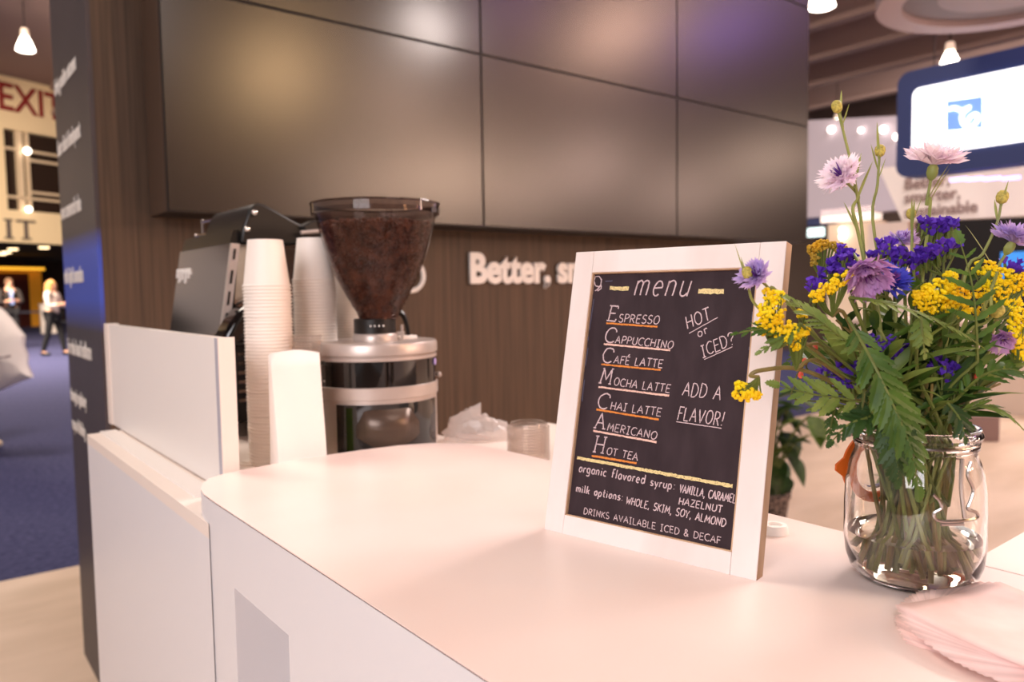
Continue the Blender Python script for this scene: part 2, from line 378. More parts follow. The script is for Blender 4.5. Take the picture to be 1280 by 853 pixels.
# body below: closed outline with a niche cut into the front face
NY0, NY1, NZ = 0.69, 0.843, 0.941
body = MB()
body.prism(out, NZ, CT-0.0024)
lo = [(XF, -0.75), (XF, NY0), (XF+0.12, NY0), (XF+0.12, NY1), (XF, NY1)] + out[1:]
body.prism(lo, 0.0, NZ)
body.build('front_panel', M['laminate'], bar, smooth=True)

# second counter abutting on the far side
t = thing('side_counter', (1.2, -0.2, 0), 'second white counter joining the far edge of the bar beside the jar', 'counter')
MB().box(0.7085, 1.75, -0.75, 0.262, CT-0.02, CT).build('countertop', M['laminate_top'], t, smooth=False, bevel=0.0006)
MB().box(0.7105, 1.74, -0.75, 0.25, 0, CT-0.02).build('front_panel', M['laminate'], t, smooth=False)

# back cabinet with the ledge
cab = thing('back_cabinet', (0.5, 1.4, 0), 'low white back cabinet carrying the frosted panel and coffee gear', 'cabinet')
wk = [(XF, 0.99), (XF, 1.70), (0.36, 1.70), (0.36, 1.86), (0.78, 1.86), (0.78, 1.17), (1.02, 1.17), (1.02, 0.78), (0.716, 0.78)]
# worktop outline follows the bar's rounded end with a small gap
arc = [(x, y) for x, y in out if y > 0.79 and x > XF+0.001]
def off(poly, d):
    res = []
    for i, (x, y) in enumerate(poly):
        a = Vector(poly[max(i-1, 0)]); b = Vector(poly[min(i+1, len(poly)-1)]); tt = (b-a).normalized()
        res.append((x-tt.y*d, y+tt.x*d))
    return res
arc2 = off(arc, 0.0006)
wk2 = [(XF-0.0008, 0.925), (XF-0.0008, 1.70), (0.36, 1.70), (0.36, 1.86), (0.78, 1.86), (0.78, 1.17), (1.02, 1.17), (1.02, 0.78), (arc2[-1][0], 0.78)] + arc2[::-1]
MB().prism(wk2, LG-0.018, LG).build('worktop', M['panel_edge'], cab, smooth=False)
MB().prism([(x, y-0.002 if y > 1.1 else y) for x, y in wk2], 0.0, LG-0.018).build('carcass', M['laminate'], cab, smooth=False)
MB().box(XF+0.022, XF+0.052, 1.06, 1.70, LG, LG+0.003).build('channel', M['acrylic'], cab, smooth=False)

# frosted panel standing on the ledge
PXX = 0.330; PY0, PY1, PZT = 1.056, 1.80, 1.207
pan = thing('divider_panel', (PXX, 1.4, LG), 'frosted white divider panel standing on the ledge of the back cabinet', 'panel')
MB().box(PXX, PXX+0.016, PY0, PY1, LG+0.003, PZT).build('sheet', M['acrylic'], pan, smooth=False)
MB().box(PXX-0.002, PXX+0.02, PY0-0.004, PY0, LG+0.003, PZT+0.001).build('end_cap', M['panel_edge'], pan, smooth=False)
MB().box(PXX-0.003, PXX+0.02, PY1-0.03, PY1+0.002, LG+0.003, PZT+0.002).build('end_post', M['panel_edge'], pan, smooth=False)
MB().box(PXX-0.001, PXX, PY0+0.004, PY0+0.016, LG+0.003, PZT).build('edge_strip', mat('grey_edge_strip', rgb(176, 172, 182), 0.4), pan, smooth=False)
# ------------------------------------------------------------------ espresso machine
MY0, MY1 = 1.43, 1.77
mach = thing('espresso_machine', (0.60, 1.6, LG), 'black and steel espresso machine with chrome cup rails behind the cups', 'coffee machine')
def prof(pts, y): return [((lambda q: (q.x, q.z))(PY(px, py, y))) for px, py in pts]
xz = lambda a, b, h: (a, h, b)
back = prof([(290, 304), (275, 425)], MY0)
def shell(pts, y0, y1): return MB().prism(prof(pts, MY0), y0, y1, xz)
# main body
xr = 0.765
bl = back[1]; tl = back[0]
MB().prism([(tl[0]+0.004, tl[1]-0.003), (bl[0]+0.004, bl[1]), (bl[0]+0.02, LG+0.03), (xr, LG+0.03), (xr, tl[1]-0.003)], MY0+0.012, MY1-0.004, xz).build('body', M['black'], mach, smooth=False, bevel=0.004)
# leaning smoked steel back panel
MB().prism([(tl[0], tl[1]), (bl[0], bl[1]), (bl[0]+0.006, bl[1]), (tl[0]+0.006, tl[1])], MY0+0.01, MY1, xz).build('back_panel', M['steel_dark'], mach, smooth=False)
# maker's mark on the back panel
def onback(y, f): return Vector((tl[0]+(bl[0]-tl[0])*f-0.0012, y, tl[1]+(bl[1]-tl[1])*f))
lg_ = MB()
for k, (yy, hh) in enumerate(((1.765, 0.10), (1.745, 0.16), (1.725, 0.13), (1.70, 0.17), (1.68, 0.12))):
    lg_.tube([onback(yy, 0.22), onback(yy-0.004, 0.22+hh)], 0.0028, 4)
    lg_.tube([onback(yy, 0.22), onback(yy-0.016, 0.25+0.01*k)], 0.002, 4)
lg_.build('maker_mark', M['letter'], mach)
# polished side plate, light frame strip with dark slots
sp = prof([(300, 306), (420, 308), (420, 470), (286, 470)], MY0)
MB().prism(sp, MY0+0.004, MY0+0.012, xz).build('side_plate', M['steel'], mach, smooth=False)
st = prof([(290, 304), (300, 305), (285, 425), (275, 425)], MY0)
strip = MB().prism(st, MY0, MY0+0.012, xz).build('frame_strip', M['silver'], mach, smooth=False)
sl = MB()
for a, b in ((0.06, 0.17), (0.28, 0.42), (0.50, 0.64), (0.72, 0.85)):
    q = [PY(291.5-15*f+dx, 304+121*f, MY0) for f, dx in ((a, 1.5), (a, 4.5), (b, 4.5), (b, 1.5))]
    sl.prism([(v.x, v.z) for v in q], MY0-0.0008, MY0, xz)
sl.build('slot', M['black'], strip, smooth=False)
# top: rounded black cowl and cup rails
cow = prof([(303, 304), (305, 285), (312, 264), (317, 256), (323, 253.5), (330, 254.5), (345, 262), (362, 272), (385, 284), (420, 300), (420, 306)], MY0)
MB().prism(cow, MY0+0.006, MY1-0.10, xz).build('cowl', M['black'], mach, smooth=True, bevel=0.004)
tray = prof([(291, 304), (296, 286), (303, 286), (303, 304)], MY0)
MB().prism(tray, MY0+0.02, MY1-0.01, xz).build('cup_tray', M['black'], mach, smooth=False)
for px, py, dx, n in ((318, 266, 0.03, 0), (309, 287, 0.012, 1)):
    a = PY(px, py, MY0+0.004); b = Vector((a.x, MY1-0.02, a.z+0.008))
    MB().tube([a, b], 0.0042, 8).ball(a, 0.006).ball(b, 0.005).build('cup_rail', M['chrome'], mach)
    MB().tube([b, b-Vector((0, 0, 0.05))], 0.003, 6).build('rail_post', M['chrome'], mach)
MB().prism(prof([(376, 283), (392, 275), (420, 281), (420, 292), (385, 292)], MY0), MY0-0.006, MY0+0.03, xz).build('top_tray', M['black'], mach, smooth=True, bevel=0.003)
MB().tube([PY(376, 291, MY0-0.008), PY(400, 289, MY0-0.008), PY(420, 289, MY0-0.008)], 0.004, 8).build('tray_rim', M['silver'], mach)
# glossy black round housing low on the side, vents, foot
arc_ = [(262, 432), (268, 418), (276, 402), (287, 388), (300, 378), (316, 372), (335, 370), (380, 370), (380, 432)]
MB().prism(prof(arc_, MY0), MY0-0.06, MY0+0.004, xz).build('side_housing', M['black_gloss'], mach, smooth=True, bevel=0.012, bseg=4)
lowp = prof([(286, 432), (380, 432)], MY0)
low = MB().prism([(lowp[0][0], lowp[0][1]), (lowp[0][0], LG+0.05), (lowp[1][0], LG+0.05), (lowp[1][0], lowp[1][1])], MY0-0.03, MY0+0.004, xz).build('lower_housing', M['black'], mach, smooth=False)
v = MB()
for k in range(6):
    z = LG+0.075+k*0.017
    v.box(lowp[0][0]+0.004, lowp[1][0], MY0-0.034, MY0-0.03, z, z+0.006)
v.build('vent_rib', M['steel_dark'], low, smooth=False)
for x in (0.55, 0.72):
    for y in (MY0+0.0, MY1-0.06):
        f = MB().lathe([(0.016, 0.012), (0.016, 0.05)], 16, (x, y, LG), cap0=True, cap1=True).build('foot', M['silver'], mach)
        MB().lathe([(0.019, 0), (0.019, 0.012)], 16, (x, y, LG), cap0=True, cap1=True).build('rubber_pad', M['black'], f)

# ------------------------------------------------------------------ paper cups, upside down in three stacks
CR = 0.0375; CH = 0.074; CS = 0.00535
def cup_mesh():
    b = MB()
    pr = [(0.0, CH-0.004), (0.0255, CH-0.004), (0.0258, CH), (0.0270, CH), (CR-0.002, 0.0035)]
    for k in range(7):
        a = -math.pi*0.5+k/6*math.pi*1.5
        pr.append((CR-0.0012+0.0016*math.cos(a)*0.8, 0.0018-0.0016*math.sin(a)*1.0))
    b.lathe(pr, 40)
    return b
proto = None
def stack(px, y, n, lab, grp):
    global proto
    base = PY(px, 500, y)
    for k in range(n):
        if proto is None:
            o = cup_mesh().build('paper_cup', M['cup']); proto = o
        else:
            o = proto.copy(); COL.objects.link(o)
        o.location = (base.x+R.uniform(-0.0004, 0.0004), base.y+R.uniform(-0.0004, 0.0004), LG+k*CS)
        o.rotation_euler = (0, 0, R.uniform(0, 6.28))
        if k == n-1: l = 'topmost upside-down white paper cup of the ' + lab
        else: l = 'white paper cup upside down inside the ' + lab
        tag(o, l, 'cup', grp)
    return base
def count_for(px, pytop, y): return int(round((PY(px, pytop, y).z-CH-LG)/CS))+1
YC1, YC2, YC3 = 1.20, 1.275, 1.355
stack(339, YC1, count_for(339, 299, YC1), 'front cup stack beside the frosted panel', 'cups of the front stack')
stack(397.5, YC2, count_for(397, 299, YC2), 'middle cup stack half hidden by the grinder', 'cups of the middle stack')
stack(447, YC3, count_for(447, 299, YC3), 'cup stack behind the grinder', 'cups of the stack behind the grinder')

# white paper bag standing before the cups
t = thing('paper_sack', PY(368, 580, 1.10), 'plain white paper sack standing upright before the front cup stack', 'paper bag')
bq = [PZ(341, 590, LG), None]
xl, xr_ = PY(339, 520, 1.10).x, PY(399, 520, 1.10).x
zt = PY(368, 440, 1.10).z
b = MB(); nseg = 10; rows = 8; vs = []; fs = []
for j in range(rows+1):
    f = j/rows; z = LG+(zt-LG)*f
    d = 0.022*(1-0.75*f)
    ring = []
    for k in range(nseg+1): ring.append((xl+(xr_-xl)*k/nseg+0.0005*math.sin(5*f), 1.098-d-0.0006*math.sin(k*0.9+f*5)))
    for k in range(nseg, -1, -1): ring.append((xl+(xr_-xl)*k/nseg+0.0005*math.sin(5*f), 1.098+d*0.6))
    wz = [0.003*math.sin(k*0.5) if j == rows else 0 for k in range(len(ring))]
    vs += [(x, y, z+wz[k]) for k, (x, y) in enumerate(ring)]
n2 = 2*(nseg+1)
for j in range(rows):
    for k in range(n2): fs.append((j*n2+k, j*n2+(k+1) % n2, (j+1)*n2+(k+1) % n2, (j+1)*n2+k))
fs.append(list(range(n2))[::-1])
b.add(vs, fs); b.build('sack', M['paper'], t, solid=0.0006)

# clear plastic cups behind the sack
YK = 1.158
cz = PY(381, 419, YK)
cc = None; n = 16
for k in range(n):
    if cc is None:
        b = MB().lathe([(0.0165, 0.0), (0.022, 0.058), (0.0232, 0.0585), (0.0232, 0.0605), (0.0215, 0.0595)], 28, cap0=True)
        o = cc = b.build('clear_cup', M['clear'])
    else: o = cc.copy(); COL.objects.link(o)
    o.location = (cz.x+0.002, YK-0.003, LG+k*((cz.z-0.061-LG)/(n-1)))
    tag(o, 'clear plastic cup in the narrow stack behind the white paper sack', 'cup', 'clear cups behind the sack')
# lime green carton peeking out beside the grinder
gp = PY(399.5, 560, 1.115); gz = PY(399.5, 513, 1.115).z
t = thing('green_carton', (gp.x, 1.115, LG), 'thin lime green carton squeezed between white paper sack and grinder', 'carton')
MB().box(gp.x-0.012, gp.x+0.0026, 1.103, 1.127, LG, gz-0.012).build('box', mat('lime_card', rgb(140, 190, 30), 0.5), t, smooth=False, bevel=0.002)
MB().prism([(-0.012, 0), (0.012, 0), (0.002, 0.012), (-0.002, 0.012)], gp.x-0.012, gp.x+0.0026, lambda a, b_, h: (h, 1.115+a, gz-0.012+b_)).build('gable_top', M['paper'], t, smooth=False)
# small white lid lying at the foot of the panel
q = PZ(309, 581, LG)
lid = MB().lathe([(0.0, 0.006), (0.012, 0.006), (0.0125, 0.004), (0.016, 0.003), (0.0165, 0.0)], 24, (0, 0, 0), cap1=False).build('cup_lid', M['cup'])
lid.location = (q.x+0.004, q.y, LG); tag(lid, 'small white lid lying between frosted panel and front cup stack', 'lid')

# ------------------------------------------------------------------ grinder
GY = 1.19; gc = PY(471, 500, GY); GX = gc.x
def gz_(py, f=0.93): return CAMZ+(PY(474, py, GY).z-CAMZ)*(f if py > 425 or py < 300 else 0.965)
s = 0.001415   # metres per photo pixel at the grinder
gr = thing('coffee_grinder', (GX, GY, LG), 'silver and black coffee grinder with a big smoked bean hopper', 'grinder')
GR = 75*s
view = Vector((GX, GY, 0)).normalized()       # from camera towards the grinder
side = Vector((view.y, -view.x, 0))
ga = math.atan2(-view.y, -view.x)             # angle of the side facing the camera
zb = [gz_(y) for y in (500, 484, 452, 446, 430)]
MB().lathe([(GR*0.985, LG+0.004), (GR*0.985, zb[0]-0.002), (GR*0.985, zb[0])], 64, (GX, GY, 0), cap0=True).build('body', M['silver'], gr)
# dark front window of the lower body
fw = MB(); zt_ = gz_(505); a0, a1 = ga-math.radians(50), ga+math.radians(38)
# angles run counter-clockwise seen from above; the window covers the middle and right of the view
vs = []; NN = 24
def angpx(px):
    f = max(-0.999, min(0.999, (px-474)/75.0)); return ga+math.asin(f)
A0, A1 = angpx(428), angpx(544)
def onr0(px, py, k=1.0): a = angpx(px); return Vector((GX+GR*k*math.cos(a), GY+GR*k*math.sin(a), gz_(py)))
for k in range(NN+1):
    a = A0+(A1-A0)*k/NN
    for rr, z in ((GR*0.985, LG+0.006), (GR*1.004, LG+0.006), (GR*1.004, zt_), (GR*0.985, zt_)): vs.append((GX+rr*math.cos(a), GY+rr*math.sin(a), z))
fs = [(4*k+i, 4*k+4+i, 4*k+4+(i+1) % 4, 4*k+(i+1) % 4) for k in range(NN) for i in range(4)] + [(0, 1, 2, 3), (4*NN+3, 4*NN+2, 4*NN+1, 4*NN)]
fw.add(vs, fs).build('front_window', M['black_gloss'], gr)
# spout fork seen through the window area
sp_ = MB(); vs = []; fs = []; SN = 16
for k in range(SN+1):                       # shield shaped smoked plate following the drum
    px = 450+72*k/SN; f = (px-486)/36
    top_ = 511 if abs(f) < 0.72 else 511+(abs(f)-0.72)*70
    bot_ = 560-12*max(0, f)**2-16*max(0, -f)**2 if abs(f) < 0.95 else 545
    vs += [onr0(px, bot_, 1.006), onr0(px, max(min(top_, bot_-2), 508), 1.006)]
fs = [(2*k, 2*k+2, 2*k+3, 2*k+1) for k in range(SN)]
sp_.add(vs, fs).build('spout_plate', mat('smoked_plate', rgb(92, 76, 66), 0.3, metal=0.4), gr, solid=0.001)
MB().lathe([(GR*0.985, zb[0]), (GR*1.01, zb[0]+0.001), (GR*1.01, zb[1]-0.001), (GR*0.985, zb[1])], 64, (GX, GY, 0)).build('lower_ring', M['silver'], gr)
band = MB().lathe([(GR*0.985, zb[1]), (GR*0.985, zb[2])], 64, (GX, GY, 0)).build('black_band', M['black_gloss'], gr)
MB().lathe([(GR*0.985, zb[2]), (GR*0.995, zb[2]+0.001), (GR*0.995, zb[3]-0.002), (GR*0.97, zb[3]-0.001), (GR*0.97, zb[3]+0.001), (GR*1.01, zb[3]+0.002), (GR*1.01, zb[4]-0.004), (GR*0.99, zb[4]), (0.0, zb[4])], 64, (GX, GY, 0)).build('lid_plate', M['silver'], gr)
# dark badge with a triangle on the band
def onr(px, py, k=1.0): a = angpx(px); return Vector((GX+GR*k*math.cos(a), GY+GR*k*math.sin(a), gz_(py)))
bd = MB(); vs = []
for k in range(7):
    px = 400+16*k/6
    vs += [onr(px, 485, 0.99), onr(px, 456, 0.99)]
bd.add(vs, [(2*k, 2*k+2, 2*k+3, 2*k+1) for k in range(6)]).build('badge', mat('badge_grey', rgb(70, 62, 58), 0.4), band)
bd = MB(); bd.add([onr(402, 468, 0.997), onr(409, 468, 0.997), onr(405, 459, 0.997)], [(0, 1, 2)])
bd.add([onr(401, 478, 0.997), onr(415, 478, 0.997), onr(415, 475.5, 0.997), onr(401, 475.5, 0.997)], [(0, 1, 2, 3)]).build('badge_mark', M['letter'], band, solid=0.0004)
def sticker(px, py, rad, m_, k=1.003):
    a = angpx(px); n_ = Vector((math.cos(a), math.sin(a), 0)); c = onr(px, py, k)
    MB().lathe([(0, 0.0004), (rad, 0.0003), (rad, -0.0006)], 20, c, axis=n_).build('round_sticker', m_, gr)
sticker(405, 510, 0.0055, mat('violet_sticker', rgb(110, 96, 170), 0.4)); sticker(410, 527, 0.006, mat('blue_sticker', rgb(110, 160, 205), 0.4))
sticker(545, 458, 0.006, mat('lilac_sticker', rgb(180, 160, 220), 0.4))
sw = angpx(406); c = onr(406, 556, 1.0)
MB().prism([(-0.010, -0.014), (0.010, -0.014), (0.010, 0.010), (0.004, 0.016), (-0.006, 0.012)], -0.003, 0.010, lambda a, b_, h: c+Vector((-math.sin(sw), math.cos(sw), 0))*a+Vector((0, 0, 1))*b_+Vector((math.cos(sw), math.sin(sw), 0))*h).build('switch', M['black'], gr, smooth=False, bevel=0.002)
MB().ball(onr(549, 478, 1.03), 0.005).build('side_knob', M['silver'], gr)
# collar
MB().lathe([(27*s, zb[4]), (27*s, gz_(421)), (25*s, gz_(418))], 40, (GX, GY, 0)).build('collar_ring', M['silver'], gr)
col_ = MB().lathe([(25.5*s, gz_(418)), (25.5*s, gz_(400)), (24*s, gz_(399))], 40, (GX, GY, 0), cap1=True).build('collar', M['black'], gr)
cm = MB()
for px in (469, 474, 479, 484): 
    f = (px-474)/25.5; a = ga+math.asin(f)
    cm.ball(Vector((GX+25.6*s*math.cos(a), GY+25.6*s*math.sin(a), gz_(408))), 0.0017)
cm.build('scale_mark', M['letter'], col_)
MB().tube([(GX, GY, 0)+Vector((0, 0, 0)) if False else Vector((GX, GY, gz_(430)))+side*(33*s), Vector((GX, GY, gz_(408)))+side*(33*s)], 0.0025, 6).tube([Vector((GX, GY, gz_(419)))+side*(25*s), Vector((GX, GY, gz_(419)))+side*(36*s)], 0.003, 6).build('adjust_lever', M['silver'], gr)
bk = view*0.03
MB().tube([Vector((GX, GY, gz_(432)))+side*(42*s)+bk, Vector((GX, GY, gz_(410)))+side*(40*s)+bk, Vector((GX, GY, gz_(396)))+side*(35*s)+bk, Vector((GX, GY, gz_(391)))+side*(28*s)+bk], [0.004, 0.004, 0.005, 0.006], 8, smooth=5).build('cable', M['black'], gr)
MB().box(GX+0.043, GX+0.078, GY-0.012, GY+0.012, zb[4], zb[4]+0.006).build('clip', M['paper'], gr, smooth=False, bevel=0.001)
# hopper
hp = [(397, 248.5), (401, 265), (405, 283), (410, 305), (416, 325), (424, 347), (436, 371), (447, 391), (450, 399)]
HC = 473.5
prof_h = [((HC-px)*s, gz_(py)) for px, py in hp][::-1]
HX, HY = GX+side.x*0.007, GY+side.y*0.007
MB().lathe(prof_h, 64, (HX, HY, 0)).build('hopper', M['smoke'], gr)
MB().lathe([(76.5*s, gz_(250)), (77.5*s, gz_(249)), (77.5*s, gz_(262)), (76*s, gz_(263)), (75*s, gz_(256))], 64, (HX, HY, 0)).build('hopper_lid', M['smoke'], gr)
MB().tube([Vector((HX+77*s*math.cos(a), HY+77*s*math.sin(a), gz_(249))) for a in [2*math.pi*k/64 for k in range(64)]], 0.0022, 6, closed=True).build('hopper_rim', M['smoke'], gr)
# beans
bp = [(r_*0.955-0.001, z) for r_, z in prof_h if z < gz_(276)]
rtop = (473.5-403.5)*s*0.955
bp.append((rtop, gz_(276)))
core = MB(); core.lathe([(r_*0.96, z) for r_, z in bp] + [(rtop*0.6, gz_(273)), (0.0, gz_(270))], 40, (HX, HY, 0), cap0=True)
def rad_at(z):
    for (r0, za), (r1, zb_) in zip(bp[:-1], bp[1:]):
        if za <= z <= zb_: return r0+(r1-r0)*(z-za)/max(1e-6, zb_-za)
    return bp[-1][0]
zlo, zhi = bp[0][1], bp[-1][1]
cnt = 0
while cnt < 2600:
    z = zlo+(zhi-zlo)*R.random()**0.8; rr = rad_at(z)
    if R.random() > rr/rtop: continue
    a = R.uniform(0, 6.283); n_ = Vector((math.cos(a), math.sin(a), 0))
    cen = Vector((HX, HY, z))+n_*(rr*R.uniform(0.955, 0.985)); q = R.random()
    core.ball(cen, 0.0044, 5, 4, (R.uniform(0.7, 1), R.uniform(0.7, 1), R.uniform(0.6, 1)), 0.1); cnt += 1
for k in range(300):
    a = R.uniform(0, 6.283); rr = rtop*math.sqrt(R.random())*0.97
    core.ball((HX+rr*math.cos(a), HY+rr*math.sin(a), gz_(274)+0.004*(1-rr/rtop)), 0.0044, 5, 4, (1, 0.8, 0.7), 0.1)
tag(core.build('coffee_beans', M['bean']), 'roasted brown coffee beans filling the smoked hopper of the grinder', 'coffee beans', None, 'stuff')

# ------------------------------------------------------------------ crumpled plastic bag and clear lids right of the grinder
q0 = PZ(588, 556, LG)
pb = MB(); vs = []; fs = []; U_, V_ = 44, 16
ctr = Vector((q0.x+0.042, q0.y+0.024, LG))
ax_ = Vector((RGT.x, RGT.y, 0)).normalized(); ay_ = Vector((-ax_.y, ax_.x, 0))
for j in range(V_+1):
    th = math.pi*0.5*j/V_
    for k in range(U_):
        a = 2*math.pi*k/U_
        e_ = 1.0
        p_ = ax_*(math.cos(a)*0.068*math.cos(th))+ay_*(math.sin(a)*0.026*math.cos(th))
        hgt = 0.050*math.sin(th)*(1.0-0.25*math.cos(a))
        nz = noise.noise((p_.x*60+3, p_.y*60, hgt*70))*0.009+noise.noise((p_.x*160, p_.y*160+5, hgt*150))*0.005
        d_ = (p_+Vector((0, 0, hgt+0.001))).normalized()*nz
        hz = max(0.0008, hgt+d_.z*(0.0 if j == 0 else 1))
        vs.append(ctr+Vector((p_.x+d_.x, p_.y+d_.y, hz)))
for j in range(V_):
    for k in range(U_): fs.append((j*U_+k, j*U_+(k+1) % U_, (j+1)*U_+(k+1) % U_, (j+1)*U_+k))
pb.add(vs, fs)
t = thing('plastic_bag', ctr, 'crumpled milky plastic bag lying right beside the grinder', 'plastic bag')
pb.build('film', M['bag'], t)
MB().tube([ctr+ax_*-0.045+ay_*-0.02+Vector((0, 0, 0.012)), ctr+ax_*-0.02+ay_*-0.027+Vector((0, 0, 0.010)), ctr+ax_*0.02+ay_*-0.028+Vector((0, 0, 0.006))], [0.004, 0.006, 0.003], 8, smooth=4).build('twisted_neck', M['bag'], t)
ql = PZ(657, 582, LG); lc = Vector((ql.x+0.021, ql.y+0.018, 0)); lp = None
zl = PD(657, 528, (lc.x*FWD.x+lc.y*FWD.y)+0.01).z
nl = 12
for k in range(nl):
    if lp is None:
        o = lp = MB().lathe([(0.029, 0.0), (0.0325, 0.001), (0.034, 0.004), (0.034, 0.0052), (0.030, 0.0060), (0.028, 0.012), (0.020, 0.0122)], 36).build('portion_cup', M['clear'])
    else: o = lp.copy(); COL.objects.link(o)
    o.location = (lc.x+R.uniform(-0.0004, 0.0004), lc.y, LG+k*(zl-0.0125-LG)/(nl-1))
    tag(o, 'clear shallow plastic cup in the short stack between plastic bag and chalkboard', 'cup', 'shallow clear cups in the short stack')
# ------------------------------------------------------------------ chalkboard
BA = PZ(680, 662, CT); BB = PZ(945, 727, CT)
bw = (BB-BA); BW = bw.length; bw.normalize()
n0 = Vector((bw.y, -bw.x, 0)); n0 = -n0 if n0.x > 0 else n0
LEAN = math.radians(12)
BN = (n0*math.cos(LEAN)+Vector((0, 0, math.sin(LEAN)))).normalized()
BU = BN.cross(bw); BU = BU if BU.z > 0 else -BU
def bp2(px, py):
    q = PP(px, py, BA, BN)-BA; return q.dot(bw), q.dot(BU)
def b3(a, b, h=0.0): return BA+bw*a+BU*b+BN*h
BT = 0.0135          # frame thickness; the front face passes through BA
tl, tr = bp2(718, 313), bp2(973, 305)
BH = (tl[1]+tr[1])/2
lift = BT*math.sin(LEAN)   # the rear lower edge rests on the counter
board = thing('menu_board', BA+bw*BW*0.5, 'white framed chalkboard menu leaning back on the bar counter', 'chalkboard')
iTL, iTR, iBR, iBL = bp2(740, 339), bp2(948, 336), bp2(914, 688), bp2(706, 640)
ix0 = (iTL[0]+iBL[0])/2; ix1 = (iTR[0]+iBR[0])/2; iy0 = (iBL[1]+iBR[1])/2-0.0024; iy1 = (iTL[1]+iTR[1])/2
def bbox(a0, a1, b0_, b1_, h0, h1, mb=None):
    mb = mb or MB()
    vs = [b3(a, b, h) for h in (h0, h1) for b in (b0_, b1_) for a in (a0, a1)]
    return mb.add(vs, [(0, 2, 3, 1), (4, 5, 7, 6), (0, 1, 5, 4), (2, 6, 7, 3), (0, 4, 6, 2), (1, 3, 7, 5)])
SK = 0.0016
for a0, a1, b0_, b1_, nm in ((0, ix0, 0, BH, 'stile'), (ix1, BW, 0, BH, 'stile'), (ix0, ix1, 0, iy0, 'rail'), (ix0, ix1, iy1, BH, 'rail')):
    f = bbox(a0+0.0001, a1-0.0001, b0_, b1_, -SK, 0).build(nm, M['board_wood'], board, smooth=False, bevel=0.0006)
    bbox(a0+0.0002, a1-0.0002, b0_+0.0002, b1_-0.0002, -BT, -SK).build('wood_core', M['raw_wood'], f, smooth=False)
pn = bbox(ix0-0.004, ix1+0.004, iy0-0.004, iy1+0.004, -0.0065, -0.0042).build('slate_panel', M['slate'], board, smooth=False)
HP = -0.0042
def bp3(px, py):         # photo pixel to slate coordinates
    q = PP(px, py, BA+BN*HP, BN)-BA; return q.dot(bw), q.dot(BU)
for a0, a1, b0_, b1_ in ((ix0, ix0+0.0012, iy0, iy1), (ix1-0.0012, ix1, iy0, iy1), (ix0, ix1, iy0, iy0+0.0010), (ix0, ix1, iy1-0.0012, iy1)):
    bbox(a0, a1, b0_, b1_, -0.0043, -0.0007).build('inner_lip', M['raw_wood'], board, smooth=False)
# rear strut
st_ = MB(); top = b3(BW*0.5, BH*0.72, -BT); foot = Vector((top.x, top.y, CT))+Vector((-n0.x, -n0.y, 0))*0.075
ax1 = bw*0.011
d1 = (foot-top).normalized(); th = d1.cross(bw).normalized()*0.003
st_.add([top-ax1-th, top+ax1-th, foot+ax1-th+Vector((0, 0, 0.003)), foot-ax1-th+Vector((0, 0, 0.003)), top-ax1+th, top+ax1+th, foot+ax1+th+Vector((0, 0, 0.001)), foot-ax1+th+Vector((0, 0, 0.001))],
        [(0, 1, 2, 3), (7, 6, 5, 4), (0, 4, 5, 1), (1, 5, 6, 2), (2, 6, 7, 3), (3, 7, 4, 0)]).build('rear_strut', M['raw_wood'], board, smooth=False)

